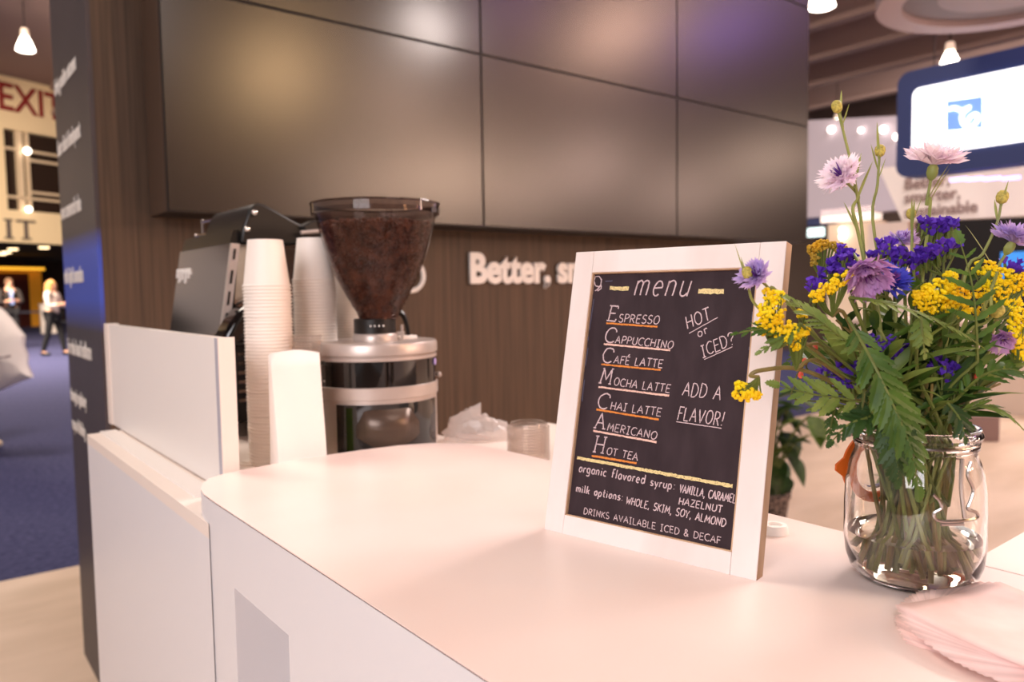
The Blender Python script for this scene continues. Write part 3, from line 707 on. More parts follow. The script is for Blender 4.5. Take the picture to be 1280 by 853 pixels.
# stroke alphabet: polylines in a unit box, baseline 0, cap height 1
def arc(cx, cy, rx, ry, a0, a1, n=10): return [(cx+rx*math.cos(math.radians(a0+(a1-a0)*k/n)), cy+ry*math.sin(math.radians(a0+(a1-a0)*k/n))) for k in range(n+1)]
G = {
 'A': (.72, [[(0, 0), (.36, 1), (.70, 0)], [(.13, .36), (.58, .36)]]),
 'B': (.62, [[(.05, 0), (.05, 1)], [(.05, 1)]+arc(.25, .76, .28, .24, 90, -90)+[(.05, .52)], [(.05, .52)]+arc(.27, .26, .33, .26, 90, -90)+[(.05, 0)]]),
 'C': (.68, [arc(.42, .5, .40, .5, 50, 310, 14)]),
 'D': (.70, [[(.06, 0), (.06, 1)], [(.06, 1), (.2, 1)]+arc(.22, .5, .45, .5, 80, -80, 12)+[(.06, 0)]]),
 'E': (.58, [[(.55, 1), (.06, 1), (.06, 0), (.57, 0)], [(.06, .52), (.48, .52)]]),
 'É': (.58, [[(.55, 1), (.06, 1), (.06, 0), (.57, 0)], [(.06, .52), (.48, .52)], [(.22, 1.12), (.45, 1.32)]]),
 'F': (.55, [[(.56, 1), (.06, 1), (.06, 0)], [(.06, .54), (.45, .54)]]),
 'H': (.68, [[(.06, 0), (.06, 1)], [(.62, 0), (.62, 1)], [(.06, .5), (.62, .5)]]),
 'I': (.44, [[(.22, 0), (.22, 1)], [(.04, 1), (.40, 1)], [(.04, 0), (.40, 0)]]),
 'i': (.22, [[(.1, 0), (.1, .6)], [(.1, .82), (.12, .88)]]),
 'K': (.62, [[(.06, 0), (.06, 1)], [(.58, 1), (.08, .45)], [(.2, .58), (.60, 0)]]),
 'L': (.54, [[(.06, 1), (.06, 0), (.52, 0)]]),
 'M': (.84, [[(.04, 0), (.12, 1), (.42, .25), (.72, 1), (.80, 0)]]),
 'N': (.70, [[(.06, 0), (.06, 1), (.62, 0), (.62, 1)]]),
 'O': (.76, [arc(.38, .5, .34, .5, 90, 450, 16)]),
 'P': (.60, [[(.06, 0), (.06, 1)], [(.06, 1)]+arc(.26, .74, .30, .26, 90, -90)+[(.06, .48)]]),
 'R': (.64, [[(.06, 0), (.06, 1)], [(.06, 1)]+arc(.26, .75, .30, .25, 90, -90)+[(.06, .5)], [(.26, .5), (.60, 0)]]),
 'S': (.60, [arc(.31, .75, .25, .25, 40, 260, 10)+arc(.29, .25, .27, .25, 80, -150, 10)]),
 'T': (.62, [[(0, 1), (.62, 1)], [(.31, 1), (.31, 0)]]),
 'U': (.68, [[(.06, 1), (.06, .3)]+arc(.34, .3, .28, .3, 180, 360, 10)+[(.62, 1)]]),
 'V': (.68, [[(.02, 1), (.34, 0), (.66, 1)]]),
 'W': (.92, [[(.02, 1), (.22, 0), (.45, .75), (.66, 0), (.90, 1)]]),
 'X': (.6, [[(0, 0), (.6, 1)], [(0, 1), (.6, 0)]]),
 'Y': (.64, [[(.02, 1), (.32, .48), (.62, 1)], [(.32, .48), (.30, 0)]]),
 'Z': (.62, [[(.04, 1), (.60, 1), (.04, 0), (.62, 0)]]),
 '!': (.26, [[(.16, 1), (.12, .3)], [(.1, .06), (.12, .0)]]),
 '?': (.56, [arc(.28, .76, .26, .25, 175, -50, 9)+[(.28, .46), (.26, .28)], [(.24, .06), (.27, .0)]]),
 ',': (.26, [[(.14, .12), (.06, -.18)]]),
 ':': (.3, [[(.12, .62), (.14, .56)], [(.12, .12), (.14, .06)]]),
 '&': (.66, [[(.62, 0), (.16, .66)]+arc(.3, .8, .15, .19, 200, -20, 8)+[(.2, .48)]+arc(.28, .22, .24, .22, 130, 300, 8)+[(.6, .4)]]),
 ' ': (.42, []),
 # small letters: x height .6
 'a': (.52, [arc(.24, .3, .2, .3, 40, 330, 12), [(.44, .6), (.44, 0)]]),
 'c': (.46, [arc(.25, .3, .21, .3, 50, 310, 12)]),
 'd': (.54, [arc(.24, .3, .2, .3, 40, 330, 12), [(.46, 1.05), (.46, 0)]]),
 'e': (.50, [[(.06, .32), (.44, .34)]+arc(.25, .3, .2, .3, 20, 310, 12)]),
 'f': (.40, [arc(.30, .85, .14, .2, 40, 180, 6)+[(.16, 0)], [(.02, .56), (.36, .56)]]),
 'g': (.52, [arc(.24, .3, .2, .3, 40, 330, 12), [(.44, .6), (.44, -.18)]+arc(.25, -.18, .19, .2, 0, -150, 8)]),
 'k': (.48, [[(.06, 0), (.06, 1.05)], [(.42, .58), (.08, .25)], [(.2, .36), (.44, 0)]]),
 'l': (.22, [[(.1, 0), (.1, 1.05)]]),
 'm': (.74, [[(.06, 0), (.06, .6)], [(.06, .42)]+arc(.21, .42, .14, .18, 160, 0, 6)+[(.35, 0)], [(.35, .42)]+arc(.51, .42, .15, .18, 160, 0, 6)+[(.66, 0)]]),
 'n': (.50, [[(.06, 0), (.06, .6)], [(.06, .4)]+arc(.23, .4, .18, .2, 160, 0, 7)+[(.42, 0)]]),
 'o': (.50, [arc(.25, .3, .2, .3, 90, 450, 14)]),
 'p': (.52, [[(.06, .6), (.06, -.38)], arc(.26, .3, .2, .3, 140, -150, 12)]),
 'r': (.36, [[(.06, 0), (.06, .6)], [(.06, .38)]+arc(.22, .38, .15, .2, 150, 40, 6)]),
 's': (.42, [arc(.22, .45, .16, .15, 40, 260, 8)+arc(.20, .15, .18, .15, 80, -150, 8)]),
 't': (.38, [[(.18, .95), (.18, .1), (.26, 0), (.34, .04)], [(.02, .6), (.34, .6)]]),
 'u': (.50, [[(.06, .6), (.06, .2)]+arc(.24, .2, .18, .2, 180, 340, 8), [(.43, .6), (.43, 0)]]),
 'v': (.46, [[(.02, .6), (.22, 0), (.42, .6)]]),
 'y': (.46, [[(.02, .6), (.22, .02)], [(.44, .6), (.14, -.38)]]),
}
# large serif initials
def serif(ch):
    w_, s_ = G[ch]; s_ = [list(q) for q in s_]
    ex = {'E': [[(-.06, 0), (.06, 0)], [(-.06, 1), (.06, 1)], [(.57, 0), (.60, .16)], [(.55, 1), (.56, .86)]], 'M': [[(-.06, 0), (.14, 0)], [(.70, 0), (.90, 0)], [(.02, 1), (.14, 1)], [(.70, 1), (.84, 1)]],
          'A': [[(-.1, 0), (.12, 0)], [(.58, 0), (.82, 0)]], 'H': [[(-.05, 0), (.17, 0)], [(-.05, 1), (.17, 1)], [(.51, 0), (.73, 0)], [(.51, 1), (.73, 1)]], 'C': [[(.68, .88), (.70, .72)]]}
    return w_, s_+ex.get(ch, [])
def ribbon(mb, pts, wid, h):
    """one chalk stroke: a thin raised ribbon on the slate with slightly uneven width"""
    P = [Vector((p[0], p[1])) for p in pts]
    Q = []
    for i in range(len(P)-1):
        n = max(1, int((P[i+1]-P[i]).length/0.0022))
        for j in range(n): Q.append(P[i].lerp(P[i+1], j/n))
    Q.append(P[-1])
    if len(Q) < 2: return
    vs = []
    for i, q in enumerate(Q):
        t = (Q[min(i+1, len(Q)-1)]-Q[max(i-1, 0)]); t = t.normalized() if t.length > 1e-9 else Vector((1, 0))
        nn = Vector((-t.y, t.x)); a = wid*0.5*R.uniform(0.72, 1.18); b = wid*0.5*R.uniform(0.72, 1.18)
        for sgn, ww in ((1, a), (-1, b)): vs.append(b3(q.x+nn.x*ww*sgn, q.y+nn.y*ww*sgn, HP+h))
    fs = [(2*i, 2*i+1, 2*i+3, 2*i+2) for i in range(len(Q)-1)]
    mb.add(vs, fs)
chalk_n = 0
def write(txt, p0, p1, hpx, wid=1.3, m_='chalk', first_serif=False, slant=0.10, jit=0.03, sx=1.0):
    """writes txt on the slate between two photo baseline points; hpx is the capital height in photo pixels"""
    global chalk_n
    a0 = Vector(bp3(*p0)); a1 = Vector(bp3(*p1)); up = Vector(bp3(p0[0], p0[1]-hpx))-a0; h = up.length
    tot = sum((serif(c)[0] if first_serif else G[c][0])+0.16 for c in txt)-0.16
    dr = (a1-a0); sc = dr.length/tot; dr.normalize(); nu = Vector((-dr.y, dr.x))
    pxm = h/hpx
    x = 0; mb = MB(); chalk_n += 1
    for c in txt:
        w_, st = serif(c) if first_serif else G[c]
        jy = R.uniform(-jit, jit); jr = R.uniform(-0.04, 0.04)
        for s_ in st:
            pts = []
            for (u, v_) in s_:
                v2 = v_*(1+R.uniform(-0.02, 0.02))+jy; u2 = u+R.uniform(-0.012, 0.012)+v_*jr
                q = a0+dr*((x+u2)*sc+slant*v2*h)+nu*(v2*h); pts.append(q)
            ribbon(mb, pts, wid*pxm, 0.0002+0.00001*chalk_n)
        x += w_+0.16
    mb.build('chalk_writing', M[m_], pn, smooth=False)
def line(p0, p1, wpx, m_, wob=0.25):
    global chalk_n
    chalk_n += 1
    a0 = Vector(bp3(*p0)); a1 = Vector(bp3(*p1)); up = Vector(bp3(p0[0], p0[1]-10))-a0; k = up.length/10
    mb = MB(); n = max(2, int((a1-a0).length/0.002))
    nn = Vector((-(a1-a0).y, (a1-a0).x)).normalized()
    pts = [a0.lerp(a1, i/n)+nn*(R.uniform(-wob, wob)*k*0.5) for i in range(n+1)]
    ribbon(mb, pts, wpx*k, 0.0002+0.00001*chalk_n)
    mb.build('chalk_line', M[m_], pn, smooth=False)
write('menu', (791.5, 370), (860, 370.5), 30, 1.9, slant=0.22)
mb = MB(); ribbon(mb, [bp3(*p_) for p_ in ((744, 364), (747, 362), (751, 357), (752, 350), (749, 345.5), (744.5, 346), (742.5, 351), (744.5, 357.5), (749, 358.5), (751.5, 355.5), (751.5, 361), (747, 364))], 0.0012, 0.0002); mb.build('chalk_line', M['chalk'], pn, smooth=False)
line((762.5, 360.3), (786, 361.3), 5, 'chalk_straw'); line((873, 364.6), (905, 364.4), 6.5, 'chalk_straw')
for ini, p0, p1, hh, rest, r0, r1, rh, l0, l1, lw, lc in (
    ('E', (759.5, 401.5), (769, 402.5), 18.5, 'SPRESSO', (773, 402.6), (823.5, 405.8), 10, (758, 404.3), (822, 408.8), 2.2, 'chalk_orange'),
    ('C', (755, 428), (767, 429), 18.5, 'APPUCCHINO', (769, 428.9), (841, 436.2), 9, (755, 430.3), (838, 438.2), 2.2, 'chalk_pink'),
    ('C', (752, 453.2), (764, 454.5), 18.5, 'AFÉ LATTE', (767, 454.5), (828, 460), 9.5, (752, 455.6), (826, 462.9), 2.2, 'chalk_orange'),
    ('M', (749.5, 479), (763, 480.5), 18.5, 'OCHA LATTE', (767, 481.8), (837, 491.4), 9.5, (748.4, 484), (836.7, 495), 2.4, 'chalk_pink'),
    ('C', (746, 510), (759, 511.5), 19, 'HAI LATTE', (763, 511.8), (826, 520.5), 9.5, (745.8, 512.2), (823.7, 524.8), 2.4, 'chalk_orange'),
    ('A', (743.5, 535.5), (755, 537), 19, 'MERICANO', (759, 538), (820.5, 549.8), 9.5, (741.7, 538.7), (821, 553), 2.4, 'chalk_pink'),
    ('H', (742, 565), (754, 567), 20, 'OT TEA', (758, 568), (797, 576), 9, (740, 570), (796, 579.5), 2.6, 'chalk_orange')):
    write(ini, p0, p1, hh, 1.7, 'chalk', True, 0.12)
    write(rest, r0, r1, rh, 1.25)
    line(l0, l1, lw, lc)
line((721.7, 572.5), (916, 608), 4, 'chalk_straw')
write('organic flavored', (723.6, 589.6), (806, 605.2), 10, 1.6)
write('syrup:', (812.8, 607), (844, 612.8), 10, 1.6)
write('VANILLA, CARAMEL', (849, 615.5), (919, 629.2), 10, 1.5)
write('HAZELNUT', (848.4, 630.4), (902.4, 641.5), 8.5, 1.5)
write('milk options:', (720, 614.6), (779, 626.7), 9, 1.6)
write('WHOLE, SKIM, SOY, ALMOND', (782.3, 630), (906.7, 659), 9, 1.4)
write('DRINKS AVAILABLE ICED & DECAF', (729.7, 642.4), (901, 680.2), 7.6, 1.1, 'chalk', False, 0.02)
write('HOT', (859.4, 411.8), (889, 399.4), 15.5, 1.5); line((861.7, 417), (897.5, 397), 1.1, 'chalk')
write('or', (873, 422.3), (886, 416), 11, 1.4)
write('ICED?', (878.5, 447.6), (919, 429.5), 15, 1.4); line((880.7, 449.8), (915.8, 433.8), 1.1, 'chalk')
write('ADD A', (853, 494.4), (900.3, 500.6), 17, 1.4)
write('FLAVOR!', (846.5, 525), (903.5, 533), 16.5, 1.5); line((845.8, 527.4), (902.4, 535.7), 1.2, 'chalk')
for p0, p1 in (((743, 374), (737, 413)), ((736, 421), (735.6, 426)), ((735.5, 435), (732, 458)), ((731, 475), (728, 502)), ((936, 448), (930, 520)), ((937, 434), (936.6, 438)), ((757, 352), (766, 351.5)), ((919.5, 351.7), (931, 351.3)), ((941, 390), (940, 402))):
    line(p0, p1, 1.6, 'chalk_faint', 0.1)
# white disc lid behind the board
q = PZ(968, 668, CT)
o = MB().lathe([(0.0, 0.006), (0.006, 0.006), (0.007, 0.0085), (0.011, 0.0085), (0.0125, 0.006), (0.013, 0.0)], 28).build('disc_lid', M['paper'])
o.location = (q.x+0.004, q.y+0.002, CT); tag(o, 'small white disc shaped lid on the counter behind the chalkboard', 'lid')
# ------------------------------------------------------------------ swing-top jar with water
JC = PZ(1140, 724, CT); JX, JY = JC.x, JC.y
JS = 0.000655        # metres per photo pixel at the jar
def jz(py):          # height on the jar axis seen at this photo row
    v = ray(1141, py); t = (JX*FWD.x+JY*FWD.y)/(v.x*FWD.x+v.y*FWD.y); return CAMP.z+v.z*t
HJ = jz(531)-CT
jar = thing('glass_jar', (JX, JY, CT), 'clear glass swing-top jar with water used as the flower vase', 'jar')
Hh = HJ
def K(p): return p*JS
outer = [(K(0), 0.0015), (K(52), 0.0005), (K(62), 0.003), (K(72), 0.010), (K(77), 0.020), (K(79), 0.034), (K(79), Hh*0.50), (K(78), Hh*0.62), (K(75.5), Hh*0.72), (K(71), Hh*0.79), (K(67.5), Hh*0.835), (K(67), Hh*0.865),
         (K(69.5), Hh*0.875), (K(69.5), Hh*0.89), (K(67), Hh*0.90), (K(67), Hh*0.925), (K(72), Hh*0.935), (K(73.5), Hh*0.955), (K(72), Hh*0.975), (K(70.5), Hh*0.985), (K(71), Hh*0.997), (K(69), Hh*1.0), (K(65), Hh*0.995)]
inner = [(K(65), Hh*0.995), (K(63.5), Hh*0.93), (K(63.5), Hh*0.84), (K(70), Hh*0.77), (K(74.5), Hh*0.62), (K(75.5), Hh*0.5), (K(75.5), 0.034), (K(72), 0.016), (K(62), 0.008), (K(0), 0.006)]
MB().lathe(outer+inner[1:], 72, (JX, JY, CT)).build('glass_body', M['glass'], jar)
# water
wz = jz(664)-CT
o = MB().lathe([(0, 0.0065), (K(61.5), 0.0085), (K(71.5), 0.0165), (K(75.0), 0.0345), (K(75.0), wz), (0, wz)], 64).build('vase_water', M['water'])
o.location = (JX, JY, CT); tag(o, 'pale yellowish water standing in the lower half of the jar', 'water')
# directions
jv = Vector((JX, JY, 0)).normalized(); js = Vector((jv.y, -jv.x, 0))   # away from camera, to the right
def jpt(sx_, dz, fr): return Vector((JX, JY, CT+dz))+js*sx_+jv*fr
# wire bail on the right front
WR = K(68.5)
wire = MB()
ring = [Vector((JX+WR*1.0*math.cos(a), JY+WR*1.0*math.sin(a), CT+Hh*0.91)) for a in [2*math.pi*k/48 for k in range(48)]]
wire.tube(ring, 0.0011, 6, closed=True)
def front(px, py, k=1.03):
    """point on the near jar surface (radius 79*k px) behind this photo pixel column"""
    f = max(-.98, min(.98, (px-1141)/79.0)); rr = K(79)*k
    dz = jz(py)-CT
    return jpt(f*rr, dz, -math.sqrt(max(0, 1-f*f))*rr)
wire.build('neck_wire', M['wire'], jar)
bail = MB()
pts = [(1196, 560), (1193, 575), (1199, 592), (1196, 606), (1194, 614), (1203, 620), (1203, 626), (1190, 627), (1172, 627.5), (1163, 625), (1161, 618), (1168, 612), (1166, 604), (1160, 597)]
bail.tube([front(*p_) for p_ in pts], 0.0013, 7, smooth=4)
bail.tube([front(1187, 556), front(1187, 590), front(1191, 624)], 0.0016, 7, smooth=4).tube([front(1168, 631), front(1190, 631)], 0.0014, 6)
bail.build('wire_bail', M['wire'], jar)
# hinged glass lid with orange gasket hanging at the left rear
lc_ = jpt(-K(50), jz(600)-CT, K(74)); ln = (js*-0.80+jv*0.52+Vector((0, 0, 0.10))).normalized()
ln = (js*-0.62+jv*0.75+Vector((0, 0, 0.05))).normalized()
lidg = MB().lathe([(0, 0.006), (K(30), 0.006), (K(38), 0.004), (K(44), 0.0), (K(44), -0.003), (K(38), -0.004), (K(34), 0.0), (0, 0.001)], 48, lc_, axis=ln).build('glass_lid', M['glass'], jar)
gk = MB().lathe([(K(36), -0.0055), (K(50), -0.0052), (K(50), -0.0030), (K(36), -0.0030), (K(36), -0.0055)], 48, lc_, axis=ln)
tabd = (js*-0.7-jv*0.6); tabd = (tabd-ln*tabd.dot(ln)).normalized(); tt = ln.cross(tabd)
b0_ = lc_-ln*0.0042
gk.add([b0_+tabd*K(47)+tt*K(14)+ln*0.0011, b0_+tabd*K(47)-tt*K(14)+ln*0.0011, b0_+tabd*K(60)-tt*K(4)+ln*0.0011, b0_+tabd*K(60)+tt*K(4)+ln*0.0011,
        b0_+tabd*K(47)+tt*K(14)-ln*0.0011, b0_+tabd*K(47)-tt*K(14)-ln*0.0011, b0_+tabd*K(60)-tt*K(4)-ln*0.0011, b0_+tabd*K(60)+tt*K(4)-ln*0.0011],
       [(0, 1, 2, 3), (7, 6, 5, 4), (0, 4, 5, 1), (1, 5, 6, 2), (2, 6, 7, 3), (3, 7, 4, 0)])
gk.build('rubber_gasket', M['gasket'], jar)
hinge = MB().tube([jpt(-K(67), Hh*0.91, K(18)), jpt(-K(80), Hh*0.86, K(34)), lc_+Vector((0, 0, K(44)))+ln*0.002], 0.0012, 6, smooth=3).tube([jpt(-K(50), Hh*0.91, K(46)), jpt(-K(66), Hh*0.86, K(56)), lc_+Vector((0, 0, K(40)))+ln*0.006], 0.0012, 6, smooth=3)
hinge.build('hinge_wire', M['wire'], jar)

# ------------------------------------------------------------------ flowers
JD = JX*FWD.x+JY*FWD.y          # depth of the jar axis measured at counter height
def FP(px, py, off=0.0):        # point at the jar's distance (plus off metres further away)
    v = ray(px, py); t = (JX*FWD.x+JY*FWD.y+off)/(v.x*FWD.x+v.y*FWD.y); return CAMP+v*t
used_a = [0.0]
def neck(k=None):
    """a place inside the jar mouth and the matching place at the jar bottom"""
    used_a[0] += 2.399963
    r_ = K(52)*math.sqrt(R.uniform(0.02, 0.95)); a = used_a[0]
    return r_, a
def stem_path(head, mids=()):
    """from head down through the mouth to the bottom of the jar, leaning across"""
    hv = Vector((head.x-JX, head.y-JY, 0))
    side_ = hv.normalized() if hv.length > 1e-4 else js
    r_, a = neck()
    spread = Vector((math.cos(a), math.sin(a), 0))
    n_ = Vector((JX, JY, CT+Hh*0.93))+side_*K(34)*min(1, hv.length/0.06)+spread*K(24)*R.uniform(.2, 1.1)
    f_ = Vector((JX, JY, CT+0.011+R.uniform(0, 0.012)))-side_*K(16)*min(1, hv.length/0.06)+spread*K(46)*math.sqrt(R.uniform(.02, 1))
    return [head]+list(mids)+[n_, f_]
def mk_stem(root, pts, r0, r1, m_, name='stem'):
    n = len(pts)
    return MB().tube(pts, [r0+(r1-r0)*i/(n-1) for i in range(n)], 6, smooth=5).build(name, m_, root)
def lance(mb, base, d, length, width, nrm, bend=0.2, n=6):
    """narrow pointed leaf with a central fold"""
    d = Vector(d).normalized(); nrm = Vector(nrm); nrm = (nrm-d*nrm.dot(d))
    nrm = nrm.normalized() if nrm.length > 1e-5 else d.orthogonal().normalized(); sd = d.cross(nrm)
    vs = []; 
    for i in range(n+1):
        f = i/n; wv = width*math.sin(math.pi*min(1, 0.08+0.92*f))**0.8*0.5 if i < n else 0.0001
        c = Vector(base)+d*length*f+nrm*(-bend*length*f*f)
        vs += [c-sd*wv+nrm*wv*0.35, c, c+sd*wv+nrm*wv*0.35]
    fs = []
    for i in range(n):
        a = 3*i; fs += [(a, a+1, a+4, a+3), (a+1, a+2, a+5, a+4)]
    mb.add(vs, fs)
def basis(d):
    d = Vector(d).normalized(); x = d.orthogonal().normalized(); return d, x, d.cross(x)
def cornflower(P, d, size, mp, mf, mc, n=11, open_=0.9, droop=0.0):
    """outer ring of toothed trumpet petals and inner dark tubes"""
    d, x, y = basis(d); pet = MB(); flo = MB(); cal = MB()
    cal.lathe([(0.0012, -size*0.27), (size*0.06, -size*0.24), (size*0.095, -size*0.15), (size*0.088, -size*0.05), (size*0.055, 0.0)], 12, P, axis=d)
    for layer in range(3):
        nn = (n, n-3, n-6)[layer]
        for k in range(nn):
            a = 2*math.pi*(k+0.5*layer+R.uniform(-.2, .2))/nn; rad = x*math.cos(a)+y*math.sin(a)
            el = open_*(0.95, 0.66, 0.40)[layer]+R.uniform(-.15, .15)
            dr = (rad*math.sin(el*math.pi/2)+d*math.cos(el*math.pi/2)).normalized(); up = (d-dr*d.dot(dr)).normalized(); sd = dr.cross(up)
            L_ = size*0.5*(1.0, 0.85, 0.66)[layer]*R.uniform(0.85, 1.1)
            b = P+d*size*0.0
            t0 = b+rad*size*0.04
            # tube part then a flared five-toothed end
            m1 = t0+dr*L_*0.45; w0, w1 = size*0.020, size*0.07
            vs = [t0-sd*w0, t0+sd*w0, m1-sd*w1+up*w1*0.6, m1+sd*w1+up*w1*0.6, m1-up*w1*0.2]
            fs = [(0, 1, 3, 2), (0, 2, 4), (1, 4, 3)]
            pet.add(vs, fs)
            nt_ = 6
            for q in range(nt_):
                aa = (q/(nt_-1)-0.5)*2.2+R.uniform(-.1, .1)
                tip = m1+(dr*math.cos(aa*0.55)+sd*math.sin(aa*0.75)+up*(0.32*math.cos(aa*1.4)-0.1)-Vector((0, 0, droop))).normalized()*L_*0.60*R.uniform(.8, 1.1)
                wv = sd*math.cos(aa)*size*0.046+up*math.sin(aa)*size*0.04
                mid = m1.lerp(tip, 0.5)
                pet.add([m1-wv*0.5, m1+wv*0.5, mid+wv*1.2, tip, mid-wv*1.2], [(0, 1, 2, 3, 4)])
    for k in range(16):
        a = R.uniform(0, 6.28); rr = R.random()*0.7; dr = (d+(x*math.cos(a)+y*math.sin(a))*rr).normalized()
        b = P+(x*math.cos(a)+y*math.sin(a))*size*0.05*R.random(); L_ = size*R.uniform(.24, .36)
        flo.tube([b, b+dr*L_*0.7, b+dr*L_+Vector((R.uniform(-1, 1), R.uniform(-1, 1), 0))*size*0.02], [size*0.010, size*0.014, size*0.006], 4)
    return pet, flo, cal, mp, mf, mc
def flower_thing(kind, P, label, cat, group): return thing(kind, P, label, cat, group)
def add_cornflower(px, py, off, d, size, mp, label, mids=(), leaves=2, n=11, open_=0.9, droop=0.0, mf='floret'):
    P = FP(px, py, off); root = thing('cornflower', P, label, 'flower', 'cornflowers in the jar')
    d = Vector(d).normalized()
    pet, flo, cal, *_ = cornflower(P, d, size, None, None, None, n, open_, droop)
    pet.build('petals', M[mp], root, smooth=False); flo.build('florets', M[mf], root); cal.build('calyx', M['stem_pale'], root)
    base = P-d*size*0.26
    pts = stem_path(base, [base-d*0.02]+[FP(*m_) for m_ in mids])
    mk_stem(root, pts, 0.0011, 0.0017, M['stem_pale'])
    lv = MB()
    for k in range(leaves):
        i = k % (len(pts)-2); c = pts[i].lerp(pts[i+1], R.uniform(.3, .9)); a = R.uniform(0, 6.28)
        lance(lv, c, Vector((math.cos(a)*0.45, math.sin(a)*0.45, 1)), R.uniform(.025, .045), 0.003, Vector((math.cos(a), math.sin(a), 0)), -0.1)
    if leaves: lv.build('narrow_leaves', M['stem_pale'], root)
    return root
def add_bud(px, py, off, label, mids=(), r=0.0042, m_='bud'):
    P = FP(px, py, off); root = thing('flower_bud', P, label, 'flower bud', 'cornflower buds in the jar')
    q = FP(*mids[0]) if mids else P-Vector((0, 0, 0.03)); d = (P-q).normalized()
    MB().lathe([(0.001, -r*1.3), (r*0.8, -r*0.9), (r*1.02, -r*0.1), (r*0.9, r*0.6), (r*0.5, r*1.05), (0.0003, r*1.15)], 14, P, axis=d).build('bud', M[m_], root)
    base = P-d*r*1.2
    pts = stem_path(base, [FP(*m2) for m2 in mids])
    mk_stem(root, pts, 0.0009, 0.0016, M['stem_pale'])
    lv = MB()
    for k in range(3):
        c = pts[0].lerp(pts[1], 0.25+0.3*k); a = R.uniform(0, 6.28)
        lance(lv, c, Vector((math.cos(a)*0.3, math.sin(a)*0.3, 1)), R.uniform(.016, .034), 0.0022, Vector((math.cos(a), math.sin(a), 0)), -0.05)
    lv.build('narrow_leaves', M['stem_pale'], root)
def add_statice(pts_px, label, n=34, spread=0.006, off=0.0, sz=0.0042, mids=()):
    """papery purple florets crowded along a comb"""
    C = [FP(p_[0], p_[1], off+(p_[2] if len(p_) > 2 else 0)) for p_ in pts_px]; mid = C[len(C)//2]
    root = thing('statice_sprig', mid, label, 'flower', 'purple statice in the jar')
    fl = MB(); ca = MB()
    for k in range(int(n*1.35)):
        f = R.random()*(len(C)-1); i = min(int(f), len(C)-2); c = C[i].lerp(C[i+1], f-i)+Vector([R.gauss(0, 1) for _ in range(3)])*spread*0.6
        d = Vector((R.uniform(-.5, .5), R.uniform(-.5, .5), 1)).normalized()-FWD*0.55*R.random(); d.normalize(); d, x, y = basis(d)
        lobes = 6; vs = [c-d*sz*0.9]
        for q in range(lobes*2):
            a = math.pi*q/lobes+R.uniform(-.1, .1); rr = sz*(0.95 if q % 2 == 0 else 0.78)*R.uniform(.85, 1.1)
            vs.append(c+(x*math.cos(a)+y*math.sin(a))*rr+d*sz*R.uniform(0.1, 0.75))
        fl.add(vs, [(0, 1+q, 1+(q+1) % (lobes*2)) for q in range(lobes*2)])
        fl.add([c-d*sz*0.15]+[v_.copy() for v_ in vs[1:]], [(0, 1+q, 1+(q+1) % (lobes*2)) for q in range(lobes*2)])
        ca.tube([c-d*sz*0.6, c-d*sz*1.9-Vector((0, 0, sz*0.7))], [sz*0.3, sz*0.18], 4)
    fl.build('florets', M['purple'], root, smooth=False)
    low = mid-Vector((0, 0, 0.022))
    for c in C: ca.tube([c-Vector((0, 0, sz)), (c+low)/2-Vector((0, 0, 0.002)), low], 0.0009, 5, smooth=3)
    ca.build('calyx', M['stem'], root)
    pts = stem_path(low, [FP(*m_) for m_ in mids])
    mk_stem(root, pts, 0.0013, 0.0022, M['stem'])
def add_yarrow(blobs, label, mids=(), off=0.0, m_='yellow', pitch=0.0030, tilt=None):
    """flat-topped heads made of many tiny button florets; blobs: (px, py, radius px across, down)"""
    C = []; root = None; fl = MB(); pd = MB()
    cs = [FP(b[0], b[1], off) for b in blobs]; mid = sum(cs, Vector())/len(cs)
    root = thing('yarrow_head', mid, label, 'flower', 'yellow yarrow in the jar')
    low = mid-Vector((0, 0, 0.024)) if tilt is None else mid+Vector(tilt)
    for b, c in zip(blobs, cs):
        ra = b[2]*JS*0.95; rb = (b[3] if len(b) > 3 else b[2])*JS*0.95
        n = int(5.2*(ra*rb)/(pitch*pitch))+12
        for k in range(n):
            f = math.sqrt(R.random()); a = R.uniform(0, 6.283)
            u_ = math.cos(a)*f; v_ = math.sin(a)*f; dep = math.sqrt(max(0, 1-f*f))*min(ra, rb)*0.75
            p_ = c+RGT*u_*ra+UPV*v_*rb-FWD*(dep*R.uniform(0.2, 1.05))
            fl.ball(p_, pitch*R.uniform(.42, .62), 6, 4, (1, 1, 0.9), 0.25)
            if k % 3 == 0: fl.ball(p_+FWD*dep*R.uniform(.6, 1.6), pitch*0.55, 6, 4, (1, 1, 1), 0.25)
            if k % 4 == 0: pd.tube([p_, p_.lerp(low, 0.55)+Vector((0, 0, -0.002)), low], [0.0006, 0.0006, 0.0008], 4)
    fl.build('florets', M[m_], root); pd.build('flower_stalks', M['stem'], root)
    pts = stem_path(low, [FP(*q) for q in mids])
    mk_stem(root, pts, 0.0014, 0.0022, M['stem_brown'])
